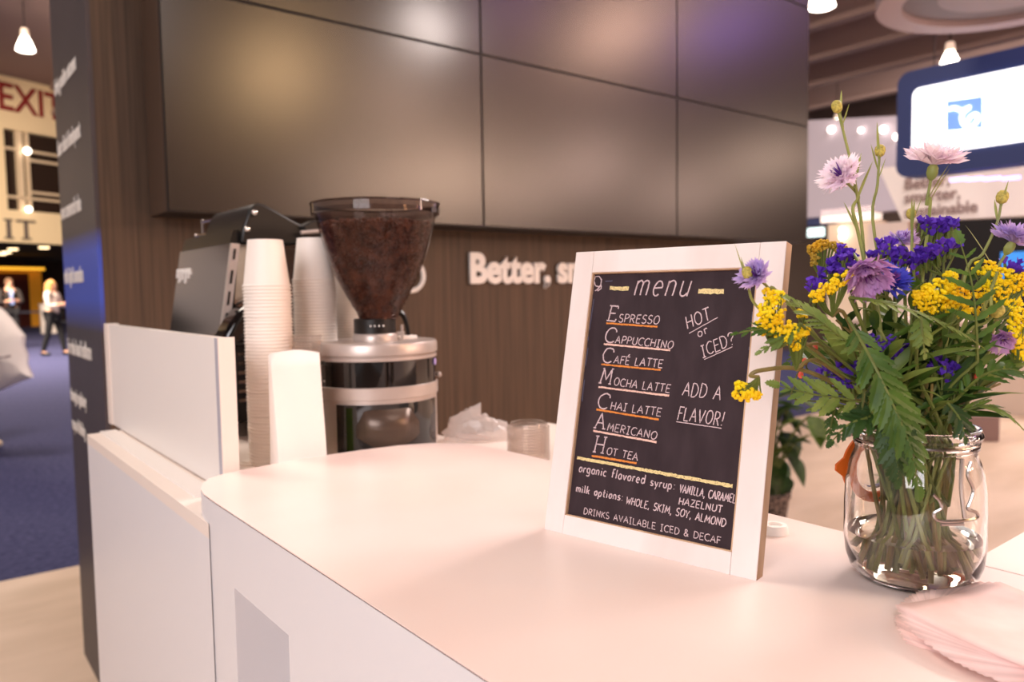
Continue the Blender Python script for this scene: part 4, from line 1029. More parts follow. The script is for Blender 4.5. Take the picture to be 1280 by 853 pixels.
def toothed(mb, base, tip, width, up, teeth=5, fold=0.25):
    """one saw-toothed leaflet"""
    base, tip = Vector(base), Vector(tip); d = (tip-base); L_ = d.length; d.normalize()
    up = Vector(up); up = (up-d*up.dot(d)); up = up.normalized() if up.length > 1e-6 else d.orthogonal().normalized(); sd = d.cross(up)
    vs = [base]; 
    for s_ in (1, -1):
        for i in range(teeth*2+1):
            f = (i+0.3)/(teeth*2+1.3); env = width*0.5*math.sin(math.pi*min(1, 0.18+0.82*f))**0.7*(1 if i % 2 else 0.68)
            ff = f+(0.05 if i % 2 else 0)
            vs.append(base+d*L_*min(1, ff)+sd*s_*env+up*fold*env-up*0.12*L_*ff*ff)
    vs.append(tip-up*0.12*L_)
    n = teeth*2+1; T = len(vs)-1
    mids_ = []
    for i in range(n): mids_.append(len(vs)); vs.append(base+d*L_*((i+0.3)/(n+0.3))-up*0.12*L_*((i+0.3)/(n+0.3))**2)
    fs = []
    for s_ in (0, 1):
        o = 1+s_*n
        fs.append((0, o, mids_[0]))
        for i in range(n-1): fs.append((o+i, o+i+1, mids_[i+1], mids_[i]))
        fs.append((o+n-1, T, mids_[n-1]))
    mb.add(vs, fs)
def add_frond(mid_px, label, wmax=26, pairs=11, off=0.0, m_='leaf', up=None, teeth=4, ang=52, wl=0.34, rise=0.0, tail=True, shape=0.7):
    """pinnate leaf along a midrib given by photo points (px, py[, extra depth])"""
    P0 = [FP(p_[0], p_[1], off+(p_[2] if len(p_) > 2 else 0)) for p_ in mid_px]
    root = thing('fern_leaf', P0[0], label, 'leaf', 'ferny leaves in the bouquet')
    # resample
    n = len(P0); P = []
    for i in range(n-1):
        p0, p1, p2, p3 = P0[max(i-1, 0)], P0[i], P0[i+1], P0[min(i+2, n-1)]
        for j in range(8):
            t = j/8; P.append(0.5*((2*p1)+(p2-p0)*t+(2*p0-5*p1+4*p2-p3)*t*t+(3*p1-p0-3*p2+p3)*t**3))
    P.append(P0[-1])
    nrm = Vector(up) if up is not None else -FWD*0.8+UPV*0.5
    rib = MB().tube(P, [0.0013*(1-0.75*i/len(P)) for i in range(len(P))], 5)
    if tail: 
        base = P[0]; rib.tube([base, base.lerp(Vector((JX, JY, CT+Hh)), .5), Vector((JX, JY, CT+Hh*0.94))+js*R.uniform(-K(40), K(40))+jv*R.uniform(-K(30), K(30)), Vector((JX, JY, CT+Hh*0.5))+js*R.uniform(-K(40), K(40))], [0.0013, 0.0014, 0.0015, 0.0014], 5, smooth=4)
    rib.build('midrib', M['stem'], root)
    lf = MB()
    for k in range(pairs):
        f = 0.10+0.86*k/(pairs-1); i = min(len(P)-2, int(f*(len(P)-1))); c = P[i]; t = (P[i+1]-P[i]).normalized()
        sd = t.cross(nrm).normalized()
        env = math.sin(math.pi*min(0.999, max(0.02, f))**shape)**0.75
        for s_ in (1, -1):
            L_ = wmax*JS*env*R.uniform(.88, 1.1)
            a = math.radians(ang+R.uniform(-6, 6)-14*f)
            d = t*math.cos(a)+sd*s_*math.sin(a)+nrm.normalized()*(rise+R.uniform(-.12, .12))
            toothed(lf, c, c+d*L_, L_*wl, nrm, teeth)
    toothed(lf, P[-2], P[-1]+(P[-1]-P[-3]).normalized()*wmax*JS*0.4, wmax*JS*0.34, nrm, teeth)
    lf.build('leaflets', M[m_], root, smooth=False)
    return root
UP = Vector((0, 0, 1))
add_cornflower(1167, 206, 0.01, UP*1.0-FWD*0.12+RGT*0.1, 0.046, 'petal_pink', 'tallest pale pink cornflower standing upright before the blue lit sign', [(1163, 250, 0.01), (1157, 310, 0.01)], 2, 15, 0.78)
add_cornflower(1053, 221, 0.0, UP*0.45-FWD*0.55-RGT*0.7, 0.036, 'petal_pink', 'pale pink cornflower with violet centre tilted towards the video wall', [(1066, 262, 0), (1077, 310, 0.005)], 3, 13, 0.85)
add_cornflower(1081, 338, -0.03, -FWD*0.75-UP*0.4-RGT*0.1, 0.046, 'petal_mauve', 'drooping mauve cornflower hanging its long petals over the frond', [(1095, 372, -0.01)], 0, 13, 0.55, 0.5)
add_cornflower(1112, 352, -0.02, -FWD*0.7+UP*0.4+RGT*0.2, 0.032, 'petal_blue', 'deep blue cornflower below the purple statice in the middle', [(1118, 385, 0)], 0, 12, 0.85)
add_cornflower(947, 346, -0.05, -RGT*0.55-FWD*0.5+UP*0.35, 0.030, 'petal_lav', 'small violet cornflower in front of the chalkboard frame', [(966, 360, -0.04), (1000, 395, -0.02), (1060, 470, 0)], 0, 11, 0.75, 0.2)
add_cornflower(1266, 303, 0.0, -FWD*0.2+UP*0.8+RGT*0.35, 0.040, 'petal_lav', 'lavender cornflower above the big yarrow head at the edge of the picture', [(1245, 345, 0), (1215, 420, 0)], 1, 12, 0.85)
add_cornflower(1253, 424, -0.03, -FWD*0.7-RGT*0.4-UP*0.1, 0.024, 'petal_mauve', 'wilted dusty mauve cornflower between two yarrow heads', [(1230, 450, -0.01)], 0, 9, 0.6, 0.5)
add_cornflower(1128, 303, 0.04, UP*0.9-FWD*0.3, 0.030, 'petal_lav', 'bluish lavender cornflower half hidden behind the purple statice', [(1130, 350, 0.03)], 0, 11, 0.85)
add_bud(1046, 133, 0.01, 'highest round bud of the bouquet, on a long bent stalk', [(1056, 172, 0.01), (1069, 230, 0.01), (1080, 320, 0.01)])
add_bud(1100, 188, 0.02, 'round bud on a thin stalk before the lavender booth wall', [(1097, 230, 0.02), (1094, 300, 0.02)])
add_bud(1139, 267, 0.02, 'short round bud between the statice and the tallest cornflower', [(1140, 300, 0.02)], 0.0038)
add_bud(1253, 246, 0.01, 'greenish bud on a curved stalk left of the lavender cornflower', [(1246, 280, 0.01), (1228, 318, 0.01), (1205, 350, 0.01)], 0.0046)
add_bud(934, 341, -0.05, 'round bud on a hooked stalk against the chalkboard', [(936, 360, -0.05), (945, 382, -0.045), (985, 415, -0.03), (1060, 480, -0.01)], 0.0040)
add_bud(1247, 389, -0.04, 'brownish faded bud on a slanting stalk over the yarrow', [(1232, 404, -0.03), (1205, 425, -0.02)], 0.0046, 'bud')
add_statice([(1030, 340), (1045, 325), (1062, 322), (1040, 338)], 'purple statice cluster nearest the chalkboard corner', 46, 0.008)
add_statice([(1098, 310), (1118, 318), (1138, 334)], 'purple statice comb above the blue cornflower', 44, 0.0055)
add_statice([(1155, 284), (1172, 278), (1193, 282)], 'uppermost purple statice cluster beside the tallest cornflower stalk', 36, 0.005, 0.01)
add_statice([(1143, 323), (1160, 318), (1180, 311), (1197, 303)], 'long purple statice comb under the uppermost cluster', 48, 0.004)
add_statice([(1014, 364), (1020, 358)], 'tiny purple statice tuft beside the slanting yellow yarrow', 12, 0.004)
add_statice([(1036, 462), (1052, 468), (1075, 462), (1062, 478)], 'drooping purple statice below the fronds near the board', 30, 0.006, -0.02)
add_statice([(1088, 428), (1108, 436), (1130, 440)], 'dark purple statice in the shade at the bouquet centre', 40, 0.006, -0.01)
add_statice([(1166, 452), (1178, 462), (1190, 455)], 'small purple statice above the jar rim', 18, 0.005, -0.02)
add_statice([(1185, 474), (1193, 476)], 'lowest purple statice bit close above the jar rim', 9, 0.003, -0.02)
add_statice([(1258, 336), (1275, 340)], 'purple statice beneath the lavender cornflower', 20, 0.005, 0.01)
add_yarrow([(967, 370, 13, 12), (964, 392, 17, 16), (960, 407, 15, 12), (980, 414, 16, 12)], 'bright yellow yarrow head nearest the chalkboard writing', [(1000, 425, -0.03), (1060, 480, -0.01)], -0.05)
add_yarrow([(990, 420, 12, 10), (1003, 415, 9, 8), (994, 432, 9, 6)], 'loose yellow yarrow side cluster touching the chalkboard frame', [(1030, 455, -0.03)], -0.045, 'yellow', 0.0029)
add_yarrow([(1001, 392, 4, 5), (1006, 394, 3, 3)], 'tiny yellow yarrow tuft among the fern tips', [(1040, 440, -0.02)], -0.03, 'yellow', 0.0026)
add_yarrow([(926, 489, 10, 11), (938, 493, 9, 8), (946, 494, 5, 5)], 'small drooping yellow yarrow hanging alone before the chalkboard', [(938, 470, -0.05), (952, 463, -0.05), (1000, 462, -0.04), (1060, 490, -0.02)], -0.055, 'yellow', 0.0029, (0.006, -0.004, 0.012))
add_yarrow([(1021, 371, 9, 8), (1034, 361, 11, 8), (1048, 351, 10, 8), (1060, 343, 6, 6)], 'slanting yellow yarrow band under the left purple statice', [(1060, 400, -0.01)], -0.02)
add_yarrow([(1158, 374, 16, 17), (1172, 372, 22, 22), (1192, 372, 18, 20), (1188, 350, 9, 11), (1200, 384, 14, 14)], 'large golden yarrow head in the middle of the bouquet', [(1175, 430, -0.01)], -0.03)
add_yarrow([(1232, 335, 17, 9), (1250, 346, 22, 12), (1272, 356, 18, 16), (1240, 366, 26, 14), (1265, 380, 18, 10), (1226, 392, 9, 8)], 'broad golden yarrow head behind the upright frond', [(1230, 440, 0)], 0.005)
add_yarrow([(1274, 402, 12, 16), (1268, 425, 14, 14), (1278, 440, 10, 12)], 'golden yarrow head cut by the picture edge below the broad one', [(1240, 480, -0.01)], -0.03)
add_yarrow([(1018, 312, 9, 8), (1030, 306, 10, 7), (1048, 309, 10, 8), (1018, 326, 6, 8)], 'dull ochre yarrow behind the left purple statice', [(1050, 400, 0.03)], 0.035, 'ochre')
# ferny leaves
add_frond([(1060, 398, -0.05), (1090, 452, -0.075), (1118, 510, -0.085), (1138, 560, -0.085), (1148, 612, -0.08)], 'big dark frond drooping over the front of the jar', 44, 20, 0, 'leaf', -FWD*0.9+UPV*0.3, 5, 44, 0.30, 0.0, True, 0.85)
add_frond([(1092, 470, -0.06), (1110, 520, -0.08), (1120, 568, -0.085), (1122, 600, -0.082)], 'second frond hanging down the jar beside the big one', 34, 12, 0, 'leaf_dark', -FWD*0.9+UPV*0.2, 5, 46, 0.42)
add_frond([(1100, 452, -0.05), (1060, 428, -0.055), (1020, 398, -0.06), (985, 374, -0.055)], 'frond reaching from bouquet centre to the upper chalkboard frame', 34, 15, 0, 'leaf_light', UPV*0.75-FWD*0.65, 4, 40, 0.26)
add_frond([(1062, 372, -0.04), (1100, 378, -0.055), (1150, 392, -0.06), (1195, 412, -0.06), (1225, 432, -0.055)], 'pale frond lying across the bouquet under the golden yarrow', 24, 14, 0, 'leaf_light', UPV*0.9-FWD*0.4, 4, 40, 0.30)
add_frond([(1150, 396, -0.06), (1153, 418, -0.064), (1156, 444, -0.06)], 'short pale leaf hanging straight down in the centre', 18, 7, 0, 'leaf_light', -FWD, 3, 50, 0.45)
add_frond([(1222, 452, -0.04), (1220, 400, -0.05), (1214, 350, -0.05), (1200, 302, -0.045)], 'upright frond standing before the broad golden yarrow', 40, 8, 0, 'leaf', -FWD*0.95, 3, 68, 0.22)
add_frond([(1110, 512, -0.03), (1060, 500, -0.045), (1010, 492, -0.05), (972, 482, -0.05)], 'light ferny leaf stretching across the right edge of the chalkboard', 36, 9, 0, 'leaf_light', UPV*0.5-FWD*0.85, 5, 50, 0.34)
add_frond([(1095, 520, -0.02), (1050, 508, -0.03), (1015, 512, -0.035)], 'small leaf just below the light ferny leaf', 20, 6, 0, 'leaf_light', UPV*0.8-FWD*0.5, 4, 46, 0.34)
add_frond([(1080, 490, -0.045), (1076, 520, -0.05), (1070, 542, -0.05)], 'pointed dark leaf hanging left of the jar rim', 17, 6, 0, 'leaf_dark', -FWD, 3, 40, 0.5)
add_frond([(1046, 500, -0.02), (1040, 525, -0.025), (1036, 545, -0.025)], 'small pointed leaf hanging above the orange gasket', 15, 6, 0, 'leaf', -FWD, 3, 40, 0.5)
add_frond([(1190, 520, -0.03), (1225, 508, -0.04), (1255, 515, -0.045), (1282, 540, -0.045)], 'leaf arching outward over the far side of the jar rim', 24, 9, 0, 'leaf_light', UPV*0.9-FWD*0.3, 4, 48, 0.34)
add_frond([(1195, 500, -0.03), (1228, 470, -0.04), (1262, 462, -0.04), (1290, 470, -0.04)], 'dark leaf spreading below the cut yarrow head', 30, 9, 0, 'leaf', UPV*0.7-FWD*0.6, 4, 48, 0.36)
add_frond([(1185, 505, -0.05), (1200, 525, -0.06), (1206, 548, -0.06)], 'dark leaf lying over the front of the jar rim', 24, 6, 0, 'leaf_dark', -FWD*0.8+UPV*0.5, 4, 50, 0.45)
add_frond([(985, 420, -0.05), (955, 412, -0.055), (921, 417, -0.055)], 'leaf tip pointing at the question mark on the board', 20, 6, 0, 'leaf', UPV*0.8-FWD*0.6, 3, 36, 0.42)
add_frond([(1000, 405, -0.05), (975, 425, -0.055), (950, 440, -0.055)], 'leaf below the nearest yarrow lying over the white frame', 18, 6, 0, 'leaf_light', UPV*0.6-FWD*0.8, 3, 36, 0.42)
add_frond([(1110, 470, 0.03), (1060, 440, 0.04), (1010, 440, 0.045), (985, 455, 0.045)], 'shaded frond behind the loose yarrow cluster', 30, 10, 0, 'leaf', UPV*0.6-FWD*0.8, 4, 46, 0.34)
add_frond([(1150, 490, 0.04), (1190, 430, 0.05), (1235, 410, 0.05), (1275, 400, 0.05)], 'shaded frond behind the golden yarrow heads', 34, 10, 0, 'leaf_dark', UPV*0.4-FWD*0.9, 4, 46, 0.36)
add_frond([(1120, 500, -0.06), (1090, 520, -0.075), (1062, 530, -0.075), (1040, 552, -0.07)], 'dark leaf over the left of the jar mouth', 26, 8, 0, 'leaf_dark', -FWD*0.7+UPV*0.6, 4, 48, 0.42)
# leafy sprigs filling the bouquet
for k, (px, py, off) in enumerate([(1020, 430, .02), (1045, 400, .0), (1068, 405, .03), (1085, 390, -.01), (1100, 405, .02), (1120, 395, .01), (1135, 410, -.01), (1150, 420, .02), (1170, 410, .01), (1185, 420, -.02), (1205, 415, .02), (1222, 430, -.01), (1240, 440, .02), (1100, 350, .03), (1140, 350, .02), (1165, 340, .03), (1205, 340, .03), (1060, 450, -.02), (1255, 455, .0), (1030, 465, .01), (1110, 440, .04), (1180, 450, .03), (1210, 460, -.02), (1090, 430, -.02), (1010, 450, .03), (1050, 430, .04), (1075, 460, .04), (1130, 470, .03), (1155, 460, .04), (1195, 440, .05), (1225, 470, .03), (1250, 480, .02), (1140, 440, -.03), (1070, 480, .0), (1030, 480, .02), (1215, 490, .0), (1100, 480, -.03), (1165, 480, -.03)]):
    P = FP(px, py, off); root = thing('leafy_sprig', P, 'slim green leafy stalk in the dense greenery of the bouquet', 'stalk', 'leafy stalks filling the bouquet')
    pts = stem_path(P, [P.lerp(Vector((JX, JY, CT+Hh)), 0.5)+Vector((R.uniform(-1, 1), R.uniform(-1, 1), 0))*0.008])
    mk_stem(root, pts, 0.0010, 0.0019, M[['stem_pale', 'stem_brown', 'stem'][k % 3]])
    lv = MB()
    for q in range(9):
        f = R.random(); c = pts[0].lerp(pts[1], f*2) if f < 0.5 else pts[1].lerp(pts[2], min(0.9, f*2-1)); a = R.uniform(0, 6.28)
        lance(lv, c, Vector((math.cos(a)*R.uniform(.5, 1.3), math.sin(a)*R.uniform(.5, 1.3), R.uniform(.3, 1.2))), R.uniform(.03, .06), R.uniform(.005, .010), Vector((R.uniform(-1, 1), R.uniform(-1, 1), 1)), R.uniform(0, .4))
    lv.build('leaves', M[['leaf', 'leaf_dark', 'leaf_light'][k % 3]], root)
# little coral buds between the leaves
for k, (px, py, l) in enumerate([(1019, 435, 'upper'), (1006, 452, 'middle'), (1001, 469, 'lowest'), (1221, 471, 'single')]):
    P = FP(px, py, -0.02); t = thing('coral_bud', P, l+' coral red bud peeking between leaves' + (' near the chalkboard frame' if k < 3 else ' above the jar rim'), 'flower bud', 'coral buds')
    MB().ball(P, 0.0022, 8, 6, (1, 1, 1.3)).build('bud', mat('coral_bud', rgb(236, 96, 74), 0.5), t)
    MB().tube([P-UP*0.002, P-UP*0.02+FWD*0.01, FP(1100, 500, 0.0)], 0.0007, 5, smooth=4).build('stalk', M['stem'], t)
# ------------------------------------------------------------------ twisted stack of thin paper napkins, their corners fanned out like saw teeth
NZ1 = CT+0.013
c1, c2, c3 = PZ(1118, 761, NZ1), PZ(1214, 728, NZ1), PZ(1283, 843, NZ1)
bis = ((c2-c1).normalized()+(c3-c1).normalized()).normalized()
NS = 0.112; NC = c1+bis*(NS/math.sqrt(2)); a_top = math.atan2(-bis.y, -bis.x)
NN_ = 36
for k in range(NN_):
    f = k/(NN_-1)                       # 0 lowest, 1 topmost
    ang = a_top+math.radians(104)*(1-f)+math.radians(R.uniform(-1.4, 1.4))
    if k < 10: ang += math.radians(5)
    if k == NN_-1: ang = a_top
    z = CT+0.0004+k*0.00028
    t = None
    vs = []; n_ = 12; ex = Vector((math.cos(ang+math.pi/4), math.sin(ang+math.pi/4), 0)); ey = Vector((-ex.y, ex.x, 0))
    for i in range(n_+1):
        for j in range(n_+1):
            x, y = (i/n_-0.5)*NS, (j/n_-0.5)*NS
            q = ex*x+ey*y; r2 = q.length/(NS*0.707); th = math.atan2(q.y, q.x)-a_top
            up_ = 0.0055*f*r2**2.2*(0.75+0.25*math.cos(th*2+0.6))-0.002*f*math.exp(-(r2*3)**2)
            vs.append(Vector((q.x, q.y, up_)))
    fs = [(i*(n_+1)+j, (i+1)*(n_+1)+j, (i+1)*(n_+1)+j+1, i*(n_+1)+j+1) for i in range(n_) for j in range(n_)]
    o = MB().add(vs, fs).build('paper_napkin', M['napkin'], None, world=False, solid=0.0001)
    o.location = (NC.x, NC.y, z)
    tag(o, 'topmost pale pink napkin of the fanned stack, whole face showing' if k == NN_-1 else 'thin pale pink napkin inside the fanned stack, only its edge or corner showing', 'napkin', 'napkins of the fanned stack')
# ------------------------------------------------------------------ right-hand background: booths and signs
# blue hanging sign with a lit panel
SXX = 8.0
def sgn(px, py, x=SXX): return PX(px, py, x)
t_l, b_l, t_r = sgn(1122, 95), sgn(1122, 217), sgn(1290, 62)
ys0, ys1 = 1.5, t_l.y; zs0, zs1 = b_l.z-0.05, t_l.z+0.02
def rrect(y0, y1, z0, z1, r, n=6):
    P = []
    for cy_, cz_, a0 in ((y1-r, z1-r, 0), (y0+r, z1-r, 90), (y0+r, z0+r, 180), (y1-r, z0+r, 270)):
        for k in range(n+1):
            a = math.radians(a0+90*k/n); P.append((cy_+r*math.cos(a), cz_+r*math.sin(a)))
    return P
yz = lambda a, b, h: (h, a, b)
hs = thing('hanging_sign', (SXX+0.1, (ys0+ys1)/2, zs0), 'blue hanging booth sign with glowing white panel and swirl logo', 'sign')
MB().prism(rrect(ys0, ys1, zs0, zs1, 0.12), SXX, SXX+0.25, yz).build('frame', mat('sign_blue', rgb(46, 62, 122), 0.5), hs, smooth=False)
wl_, wr_ = sgn(1142, 112), sgn(1280, 92); wb = sgn(1142, 196)
litp = MB().prism(rrect(1.98, wl_.y, wb.z, wl_.z, 0.07), SXX-0.015, SXX, yz).build('lit_panel', mat('lit_white', rgb(255, 255, 255), 0.5, emit=(1, 1, 1, 1), estr=2.2), hs, smooth=False)
lq = [sgn(1185, 127), sgn(1229, 121), sgn(1229, 160), sgn(1185, 164)]
MB().prism([(v.y, v.z) for v in lq], SXX-0.03, SXX-0.016, yz).build('logo_square', mat('logo_blue', rgb(110, 150, 230), 0.5, emit=rgb(120, 162, 238), estr=0.85), litp, smooth=False)
sw_ = [sgn(*p_, SXX-0.035) for p_ in ((1186, 137), (1193, 135), (1202, 138), (1212, 134), (1205, 140), (1202, 148), (1206, 157), (1215, 158), (1222, 150), (1220, 143), (1213, 146), (1209, 153))]
MB().tube(sw_, 0.019, 8, smooth=5).build('logo_swirl', mat('lit_swirl', rgb(255, 255, 255), 0.5, emit=(1, 1, 1, 1), estr=1.6), litp)
for y_ in (1.9, ys1-0.3): MB().tube([(SXX+0.12, y_, zs1-0.01), (SXX+0.12, y_, CEILZ-0.9)], 0.006, 6).build('hanging_cable', M['black'], hs)
# violet light strip under the sign: its lower edge lamps
for k, px in enumerate((1196, 1216, 1238, 1262)):
    q = sgn(px, 222-k*0.6); MB().box(SXX+0.02, SXX+0.06, q.y-0.07, q.y+0.07, q.z-0.03, q.z+0.0).build('edge_lamp', mat('violet_lamp', rgb(190, 170, 255), 0.5, emit=rgb(190, 170, 255), estr=2.5), hs, smooth=False)

# neighbouring white booth wall with grey wording
NX = 9.5
nb = [PX(px, py, NX) for px, py in ((1098, 210), (1290, 208), (1290, 276), (1128, 277))]
bo = thing('neighbour_booth', (NX, 3.2, 0), 'white tapered booth wall with grey three line wording beyond the flowers', 'booth')
MB().prism([(nb[0].y, nb[0].z), (1.2, nb[1].z), (1.2, nb[2].z), (nb[3].y, nb[3].z)], NX, NX+0.2, yz).build('header', mat('booth_white', rgb(246, 236, 230), 0.5), bo, smooth=False)
for i_, (tx, py) in enumerate((('Better,', 237), ('smarter,', 254), ('sustainable', 272))):
    q = PX(1130, py, NX-0.01); text_mesh(tx, 0.185, plane_matrix(q, (0, -1, 0), (0, 0, 1)), mat('grey_letter', rgb(150, 124, 118), 0.6), 'wording', bo, 0.003, 0.004)
# legs and dark opening below
zb_ = nb[3].z
MB().box(NX, NX+0.2, nb[3].y-0.06, nb[0].y+0.12, 0, zb_).build('side_post', mat('booth_post', rgb(226, 206, 196), 0.5), bo, smooth=False)
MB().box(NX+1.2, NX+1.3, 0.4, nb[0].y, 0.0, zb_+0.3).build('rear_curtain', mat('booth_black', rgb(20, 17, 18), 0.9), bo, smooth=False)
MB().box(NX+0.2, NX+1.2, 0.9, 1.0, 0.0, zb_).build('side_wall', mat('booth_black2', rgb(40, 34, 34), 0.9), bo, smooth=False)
# low white counter of that booth, bright top
qa, qb = PX(1030, 520, 7.6), PX(1290, 500, 7.6)
bl_ = thing('info_desk', (8.4, 2.6, 0), 'low white booth desk standing in front of the dark booth opening', 'desk')
MB().box(8.2, 8.7, 1.3, 4.4, 0.86, 0.9).build('desk_top', mat('desk_white', rgb(236, 220, 210), 0.4), bl_, smooth=False)
MB().box(8.25, 8.65, 1.35, 4.35, 0.0, 0.86).build('desk_front', mat('desk_front', rgb(214, 196, 186), 0.5), bl_, smooth=False)
mo = thing('blue_monitor', (8.4, PX(1270, 330, 8.3).y, 0.9), 'small bright blue screen on the low white desk', 'monitor')
qm = PX(1268, 336, 8.3)
MB().box(8.3, 8.33, qm.y-0.25, qm.y+0.12, qm.z-0.1, qm.z+0.16).build('display', mat('blue_display', rgb(60, 140, 220), 0.4, emit=rgb(60, 140, 230), estr=0.8), mo, smooth=False)
MB().box(8.33, 8.36, qm.y-0.27, qm.y+0.14, qm.z-0.12, qm.z+0.18).build('housing', M['black'], mo, smooth=False)
MB().tube([(8.36, qm.y-0.05, qm.z), (8.4, qm.y-0.05, 0.9)], 0.02, 8).lathe([(0.1, 0), (0.1, 0.012), (0.02, 0.02)], 20, (8.4, qm.y-0.05, 0.9), cap0=True, cap1=True).build('stand', M['black'], mo)

# lavender grey booth wall and its lower fittings
LXX = 13.0
lv_ = [PX(px, py, LXX) for px, py in ((1000, 150), (1128, 160), (1128, 262), (1000, 262))]
lb = thing('lavender_booth', (LXX, 8, 0), 'tall lavender grey booth wall behind the bud stalks', 'booth')
MB().prism([(lv_[0].y+1.0, lv_[0].z+0.12), (3.0, lv_[1].z-0.2), (3.0, lv_[2].z), (lv_[3].y+1.0, lv_[2].z)], LXX, LXX+0.3, yz).build('wall_panel', mat('lavender_panel', rgb(190, 180, 192), 0.6), lb, smooth=False)
qh = PX(1012, 262, LXX); ql_ = PX(1012, 282, LXX)
MB().box(LXX+0.02, LXX+0.3, PX(1040, 270, LXX).y, qh.y+1.0, ql_.z, qh.z).build('blue_band', mat('band_blue', rgb(36, 44, 92), 0.6), lb, smooth=False)
MB().box(LXX, LXX+0.3, PX(1092, 270, LXX).y, PX(1026, 270, LXX).y, PX(1026, 279, LXX).z, PX(1026, 263, LXX).z).build('lit_header', mat('lit_header', rgb(255, 240, 228), 0.5, emit=rgb(255, 236, 222), estr=0.9), lb, smooth=False)
MB().box(LXX+0.02, LXX+0.25, PX(1100, 300, LXX).y, PX(1034, 300, LXX).y, 0, PX(1034, 281, LXX).z).build('cream_panel', mat('cream_panel', rgb(232, 206, 180), 0.6), lb, smooth=False)
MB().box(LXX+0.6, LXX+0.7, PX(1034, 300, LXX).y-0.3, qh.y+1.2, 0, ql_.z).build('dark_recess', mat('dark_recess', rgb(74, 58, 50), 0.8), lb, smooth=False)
MB().box(LXX-0.02, LXX+0.02, PX(1030, 291, LXX).y, PX(1010, 291, LXX).y, PX(1020, 296, LXX).z, PX(1020, 285, LXX).z).build('small_screen', mat('small_screen', rgb(220, 240, 240), 0.5, emit=rgb(215, 240, 240), estr=1.6), lb, smooth=False)
for k, (px, py) in enumerate(((1053, 288), (1053, 296), (1039, 162), (1076, 163), (1104, 162), (1121, 171))):
    q = PX(px, py, LXX-0.05); MB().ball(q, 0.055 if k != 3 else 0.04, 10, 8).build('spot_lamp', mat('spot_glow', rgb(255, 244, 232), 0.5, emit=rgb(255, 238, 222), estr=7), lb)
# grey box standing on the booth floor
q = PZ(1232, 553, 0.0); bx = thing('floor_box', (q.x, q.y, 0), 'grey box on the beige floor right beside the jar rim', 'box')
t_ = q.length/1.0
wv_ = 36/FPX*(q.dot(FWD)); hv_ = 0.12*q.dot(FWD)/4.0
pr_ = Vector((RGT.x, RGT.y, 0)).normalized(); pf_ = Vector((-pr_.y, pr_.x, 0))
hb = 34/FPX*q.dot(FWD)
bm_ = MB(); cs_ = [q-pr_*wv_*0.75, q+pr_*wv_*0.5, q+pr_*wv_*0.5+pf_*wv_, q-pr_*wv_*0.75+pf_*wv_]
bm_.prism([(c.x, c.y) for c in cs_], 0.0, hb*0.9).build('carton', mat('grey_box', rgb(128, 106, 104), 0.7), bx, smooth=False, bevel=0.01)
bm_ = MB(); bm_.prism([(q.x+(c.x-q.x)*1.03, q.y+(c.y-q.y)*1.03) for c in cs_], hb*0.9, hb*0.98).build('lid', mat('grey_lid', rgb(140, 118, 114), 0.7), bx, smooth=False, bevel=0.005)

# potted plant on the floor behind the board
PT = PZ(958, 668, 0.0); PT.z = 0
pp = thing('potted_plant', PT, 'dark leafy pot plant on the floor behind the chalkboard', 'plant')
MB().lathe([(0.085, 0), (0.11, 0.2), (0.118, 0.2), (0.118, 0.23), (0.105, 0.23), (0.10, 0.2)], 32, PT, cap0=True).build('pot', noisy(mat('speckled_pot', rgb(120, 104, 98), 0.7), rgb(40, 34, 32), (60, 60, 60), 4, 0.45, 0.55), pp)
MB().lathe([(0, 0.205), (0.101, 0.2)], 24, PT).build('soil', mat('dark_soil', rgb(36, 26, 20), 0.9), pp)
def broad(mb, base, tip, width, sag=0.15, n=8):
    base, tip = Vector(base), Vector(tip); d = tip-base; L_ = d.length; dn = d.normalized(); sd = dn.cross(Vector((0, 0, 1)))
    sd = sd.normalized() if sd.length > 0.1 else Vector((1, 0, 0)); up = sd.cross(dn)
    vs = []
    for i in range(n+1):
        f = i/n; wv = width*0.5*(math.sin(math.pi*(f**0.8))**0.8 if 0 < i < n else 0.02); c = base+d*f+Vector((0, 0, 1))*sag*L_*(4*f*(1-f)*0.6-f*f*0.3)
        vs += [c-sd*wv+up*wv*.3, c, c+sd*wv+up*wv*.3]
    fs = []
    for i in range(n): a = 3*i; fs += [(a, a+1, a+4, a+3), (a+1, a+2, a+5, a+4)]
    mb.add(vs, fs)
def plant_leaf(px, py, dpx, dpy, wpx, m_, off=0.0):
    dep = PT.dot(FWD)-CAMP.dot(FWD)+off
    top = PD(px, py, dep); tip = PD(px+dpx, py+dpy, dep-0.05)
    cr = PT+Vector((0, 0, 0.22))
    l = MB(); broad(l, top, tip, 1.5*wpx*dep/FPX)
    lo_ = l.build('leaf', M[m_], pp)
    MB().tube([cr, cr.lerp(top, 0.6)+Vector((0, 0, 0.06)), top], 0.006, 5, smooth=4).build('leaf_stalk', M['stem'], pp)
